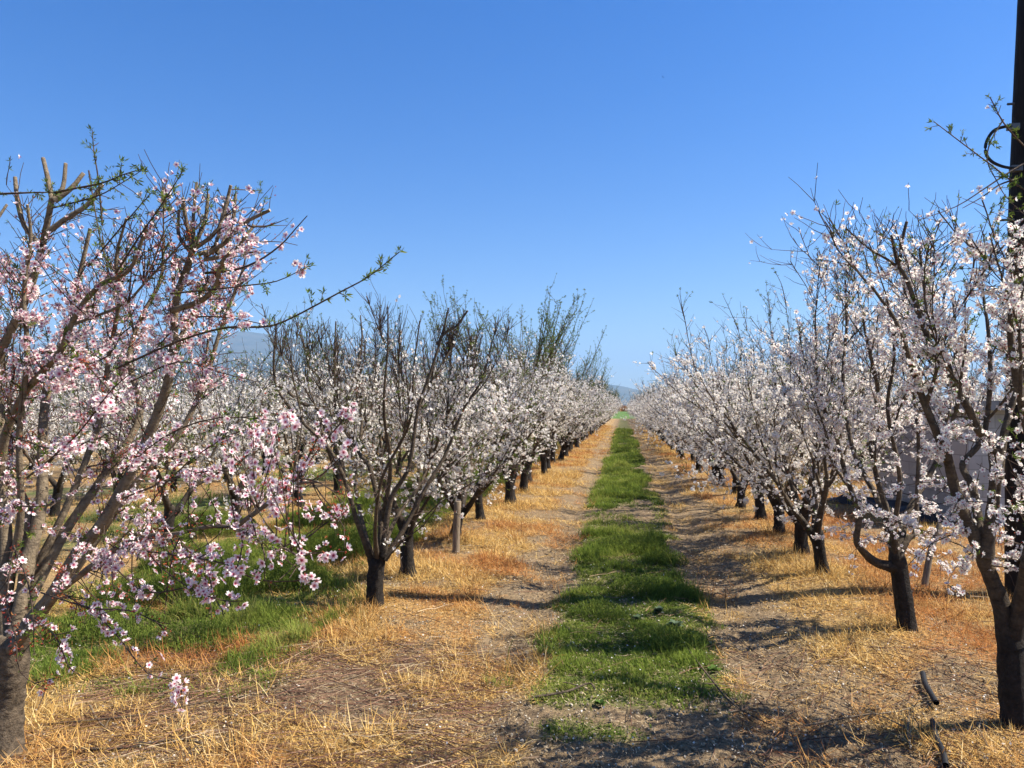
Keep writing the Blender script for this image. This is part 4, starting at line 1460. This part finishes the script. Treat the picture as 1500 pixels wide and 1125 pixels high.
for pts_, r, lab in (([(1000, 945), (1040, 1000), (1075, 1040), (1130, 1062)], 0.007, 'dark fallen branch curving along the right wheel track'),
                     ([(1180, 1060), (1260, 1055), (1320, 1052), (1400, 1030)], 0.006, 'long pale fallen branch on the soil in front of the right trees'),
                     ([(780, 1025), (830, 1020), (862, 1008), (872, 1018)], 0.008, 'short fallen stick at the near end of the grass strip'),
                     ([(132, 1040), (142, 1062), (158, 1085)], 0.006, 'short pale stick on the brown litter at lower left'),
                     ([(110, 1112), (180, 1118), (260, 1108), (330, 1122)], 0.008, 'long reddish fallen branch along the bottom edge at left'),
                     ([(60, 1070), (200, 1062), (330, 1040), (450, 1030)], 0.006, 'thin red-brown fallen branch crossing the twig litter at left'),
                     ([(1332, 1060), (1330, 1085), (1334, 1110)], 0.008, 'pale broken stick beside the hose at lower right')):
    Q = np.array([ground_pt(px, py) for px, py in pts_])
    q0 = Q[0].copy()
    Q = smooth_line(Q - q0, 4)
    w = Bag()
    tube(w, Q, np.linspace(r, r * .5, len(Q)), 6, cut=True, rough=0.1, rng=r2)
    for k in range(3):
        i = r2.integers(1, len(Q) - 1)
        e = Q[i] + r2.normal(0, 0.07, 3) * [1, 1, 0.2] + [0, 0, .015]
        tube(w, np.array([Q[i], (Q[i] + e) / 2 + [0, 0, 0.006], e]), [r * .5, r * .4, r * .25], 4)
    o = w.obj('fallen_branch', M_bark_warm if 'pale' in lab else M_bark_dark, smooth=True)
    o.location = q0
    tag(o, lab, 'branch', 'fallen branches on the ground')

# broad-leaved weed in the grass strip
def weed(px, py, label, size, colr, n=16, seed=1):
    q = ground_pt(px, py, 0)
    rg = np.random.default_rng(seed)
    w = Bag()
    for k in range(n):
        a = rg.uniform(0, 6.28)
        L = size * rg.uniform(.6, 1.2)
        e = rg.uniform(.5, 1.2)
        ln = []
        for t in np.linspace(0, 1, 5):
            ln.append((math.cos(a) * L * t * math.sin(e), math.sin(a) * L * t * math.sin(e), L * t * math.cos(e) - 0.25 * L * t * t))
        ln = np.array(ln)
        sd = np.array([-math.sin(a), math.cos(a), 0])
        wd = size * 0.34 * np.array([0.15, .7, 1, .75, .05])[:, None]
        up = np.array([0, 0, size * .05])
        V = np.concatenate([ln - sd * wd + up, ln, ln + sd * wd + up])
        F = [[i + j * 5, i + 1 + j * 5, i + 6 + j * 5, i + 5 + j * 5] for j in (0, 1) for i in range(4)]
        w.add(V, F)
    o = w.obj('broadleaf_weed', colr, smooth=True)
    o.location = q
    return tag(o, label, 'weed', 'weeds in the grass strip')


M_wleaf = thin('weed_leaf', lambda nt, s: ramp(nt, noise(nt, 20, 3), [(0.3, (0.06, 0.10, 0.05)), (0.7, (0.17, 0.22, 0.14))]), 0.25)
M_wleaf2 = thin('weed_leaf_bright', lambda nt, s: ramp(nt, noise(nt, 20, 3), [(0.3, (0.08, 0.14, 0.03)), (0.7, (0.16, 0.24, 0.06))]), 0.3)
weed(965, 895, 'grey-green broad-leaved weed at the right side of the grass strip', 0.065, M_wleaf, 34, 3)
weed(990, 915, 'larger grey-green broad-leaved weed at the right rim of the grass strip', 0.075, M_wleaf, 34, 4)
weed(935, 905, 'low grey-green weed in the middle of the grass strip', 0.055, M_wleaf, 30, 5)
weed(1045, 985, 'bright green leafy weed on the right rim of the strip by the wheel track', 0.05, M_wleaf2, 34, 6)
weed(880, 1035, 'small bright green weed at the near end of the strip', 0.04, M_wleaf2, 30, 7)

# ------------------------------------------------------------------ things at the far end
m, nt, b = mat('rusty_roof_sheet', 0.8)
nt.links.new(ramp(nt, noise(nt, .6, 4), [(0.3, (0.20, 0.12, 0.07)), (0.7, (0.32, 0.22, 0.13))]), b.inputs['Base Color'])
M_roof = m
m, nt, b = mat('plaster', 0.9)
nt.links.new(ramp(nt, noise(nt, .8, 4), [(0.3, (0.30, 0.24, 0.18)), (0.7, (0.42, 0.35, 0.27))]), b.inputs['Base Color'])
M_plaster = m
barn = empty('farm_shed', (21.5, 215, 0))
tag(barn, 'long low brown farm shed beyond the end of the right row', 'shed')
w = Bag()
w.box((0, 0, 1.3), (34, 10, 2.8))
w.obj('wall', M_plaster, barn)
w = Bag()
V = np.array([[-18, -6, 2.7], [18, -6, 2.7], [18, 0, 3.9], [-18, 0, 3.9], [-18, 6, 2.7], [18, 6, 2.7], [-18, -6, 2.58], [18, -6, 2.58], [18, 6, 2.58], [-18, 6, 2.58]])
w.add(V, [[0, 1, 2, 3], [3, 2, 5, 4], [6, 9, 8, 7], [0, 6, 7, 1], [4, 5, 8, 9], [0, 3, 4, 9], [0, 9, 6, 6], [1, 7, 8, 5], [1, 5, 2, 2]])
w.obj('roof', M_roof, barn)
for k, xx in enumerate((-12, -4, 5, 12)):
    w = Bag()
    w.box((xx, -5.06, 1.15), (2.2, 0.16, 2.2))
    w.obj('door', M_rust, barn)
for k, (px, top, nm) in enumerate(((941, 578, 'left'), (946, 577, 'right'))):
    Yd = 190
    q = at(px, 597, Yd)
    t_ = at(px, top, Yd)
    w = Bag()
    tube(w, np.array([[0, 0, -.3], [0, 0, t_[2]]]), [0.16, 0.12], 8)
    w.box((0, -.02, t_[2] - .5), (1.2, 0.12, 0.12))
    o = w.obj('telegraph_pole', M_pole)
    o.location = (q[0], Yd, 0)
    tag(o, 'far wooden pole over the farm shed, the %s one of the pair' % nm, 'pole', 'pair of far poles')
# hedge of dry reeds closing the field
r3 = np.random.default_rng(8)
nr = 24000
x = r3.uniform(-160, 200, nr)
y = 330 + r3.normal(0, 2.5, nr)
V, F, C = blades(np.stack([x, y, 0 * x], -1), r3.uniform(0, 6.28, nr), r3.uniform(1.2, 3.4, nr) * (0.7 + 0.6 * vn(x, y, 14, 3)), r3.uniform(0, .3, nr), r3.uniform(0, .6, nr), r3.uniform(.15, .4, nr), 3, r3.uniform(0, .7, nr), r3.uniform(.2, 1, nr))
tag(mesh_obj('reed_hedge', V, F, M_straw, col=C), 'far brown belt of dry reeds beyond the green field', 'reeds', kind='stuff')

# ------------------------------------------------------------------ hills
def ridge(name, Yr, prof, seed, depth, colr):
    """prof: (pixel x, pixel y of the crest)"""
    pxs = np.linspace(-400, 1900, 260)
    py = np.interp(pxs, [p[0] for p in prof], [p[1] for p in prof])
    crest = np.array([at(a, b_, Yr) for a, b_ in zip(pxs, py)])
    k = np.linspace(0, 1, 26)
    rows_ = []
    for kk in k:
        zz = np.maximum(crest[:, 2], 1) * np.sin(kk * math.pi / 2) ** 1.2
        x_ = crest[:, 0]
        y_ = crest[:, 1] - depth * (1 - kk)
        zz = zz * (1 + 0.22 * (fbm(x_, y_, 900, seed, 4) - .5) * (1 - kk * .6)) + 12 * (fbm(x_, y_, 260, seed + 5) - .5)
        rows_.append(np.stack([x_, y_, zz - 14 * (1 - kk)], -1))
    for kk in (0.25, 0.6, 1):
        r_ = rows_[25].copy()
        r_[:, 1] += depth * kk
        r_[:, 2] *= (1 - kk)
        rows_.append(r_)
    Vr = np.array(rows_)
    a_, b_ = Vr.shape[:2]
    ii = np.arange(a_ * b_).reshape(a_, b_)
    o = mesh_obj(name, Vr.reshape(-1, 3), np.stack([ii[:-1, :-1], ii[:-1, 1:], ii[1:, 1:], ii[1:, :-1]], -1).reshape(-1, 4), colr, smooth=True)
    tag(o, kind='structure')


m, nt, b = mat('hillside', 0.95)
nt.links.new(ramp(nt, noise(nt, 0.004, 6, .6), [(0.35, (0.05, 0.065, 0.04)), (0.65, (0.10, 0.105, 0.07))]), b.inputs['Base Color'])
ridge('hills', 7000, [(-400, 520), (0, 505), (200, 500), (380, 488), (450, 498), (520, 512), (600, 520), (680, 535), (760, 545), (820, 553), (880, 562), (910, 566), (945, 574), (1000, 582), (1150, 590), (1300, 588), (1500, 586), (1900, 584)], 4, 2500, m)

# small cumulus behind the left row, beyond the haze
m, nt, b = mat('cloud', 1.0)
b.inputs['Base Color'].default_value = (0.9, 0.9, 0.92, 1)
cl = at(795, 524, 15500)
import bmesh
bm = bmesh.new()
r4 = random.Random(4)
for k in range(26):
    x_ = r4.uniform(-1, 1)
    rr = 130 * (1.15 - abs(x_)) * r4.uniform(.6, 1.2)
    mtx = __import__('mathutils').Matrix.Translation((x_ * 480, r4.uniform(-200, 200), r4.uniform(0, 1) * 170 * (1 - abs(x_)))) @ __import__('mathutils').Matrix.Diagonal((rr * 1.4, rr * 1.3, rr * .9, 1))
    bmesh.ops.create_icosphere(bm, subdivisions=3, radius=1, matrix=mtx)
for v in bm.verts:
    f_ = 30 * (vn(np.array([v.co.x]), np.array([v.co.z + v.co.y]), 70, 3)[0] - .5)
    v.co += v.co.normalized() * f_
me = bpy.data.meshes.new('cloud')
bm.to_mesh(me)
bm.free()
me.polygons.foreach_set('use_smooth', [True] * len(me.polygons))
me.materials.append(m)
for k, (px, py, s_) in enumerate(((795, 524, .75), (690, 535, 1.1))):
    o = bpy.data.objects.new('cloud', me)
    sc.collection.objects.link(o)
    o.location = at(px, py, 15500)
    o.scale = (s_, s_, s_)
    tag(o, ('small white cloud low over the left row', 'wider white cloud low behind the bare tree')[k], 'cloud', 'low white clouds', kind='structure')

# tiny bird
b5 = at(971, 113, 90)
w = Bag()
w.add(np.array([[0, -.16, 0], [.035, 0, 0], [0, .14, 0.01], [-.035, 0, 0], [0, 0, 0.045], [0, 0, -0.04], [0, .24, 0.01]]),
      [[0, 1, 4, 4], [1, 2, 4, 4], [2, 3, 4, 4], [3, 0, 4, 4], [1, 0, 5, 5], [2, 1, 5, 5], [3, 2, 5, 5], [0, 3, 5, 5], [2, 6, 4, 4]])
w.add(np.array([[.02, -.05, .02], [.02, .06, .02], [.3, .02, .12], [.3, -.03, .12], [-.02, -.05, .02], [-.02, .06, .02], [-.3, .02, .12], [-.3, -.03, .12]]), [[0, 1, 2, 3], [4, 7, 6, 5]])
w.V = [v_ * 0.6 for v_ in w.V]
o = w.obj('bird', M_black)
o.location = b5
o.rotation_euler = (0, .6, .7)
tag(o, 'tiny dark bird high in the clear sky', 'bird')

# ------------------------------------------------------------------ haze: the air between here and the hills
m = bpy.data.materials.new('haze')
m.use_nodes = True
nt = m.node_tree
nt.nodes.remove(nt.nodes['Principled BSDF'])
pv = N(nt, 'ShaderNodeVolumePrincipled')
pv.inputs['Density'].default_value = 0.00012
pv.inputs['Color'].default_value = (0.36, 0.60, 0.95, 1)
pv.inputs['Anisotropy'].default_value = 0.1
nt.links.new(pv.outputs[0], nt.nodes['Material Output'].inputs['Volume'])
w = Bag()
w.box((0, 3000, 499), (24400, 24200, 1002))
o = w.obj('haze', m)
tag(o, 'pale blue haze in the air towards the distant hills', 'haze', kind='stuff')
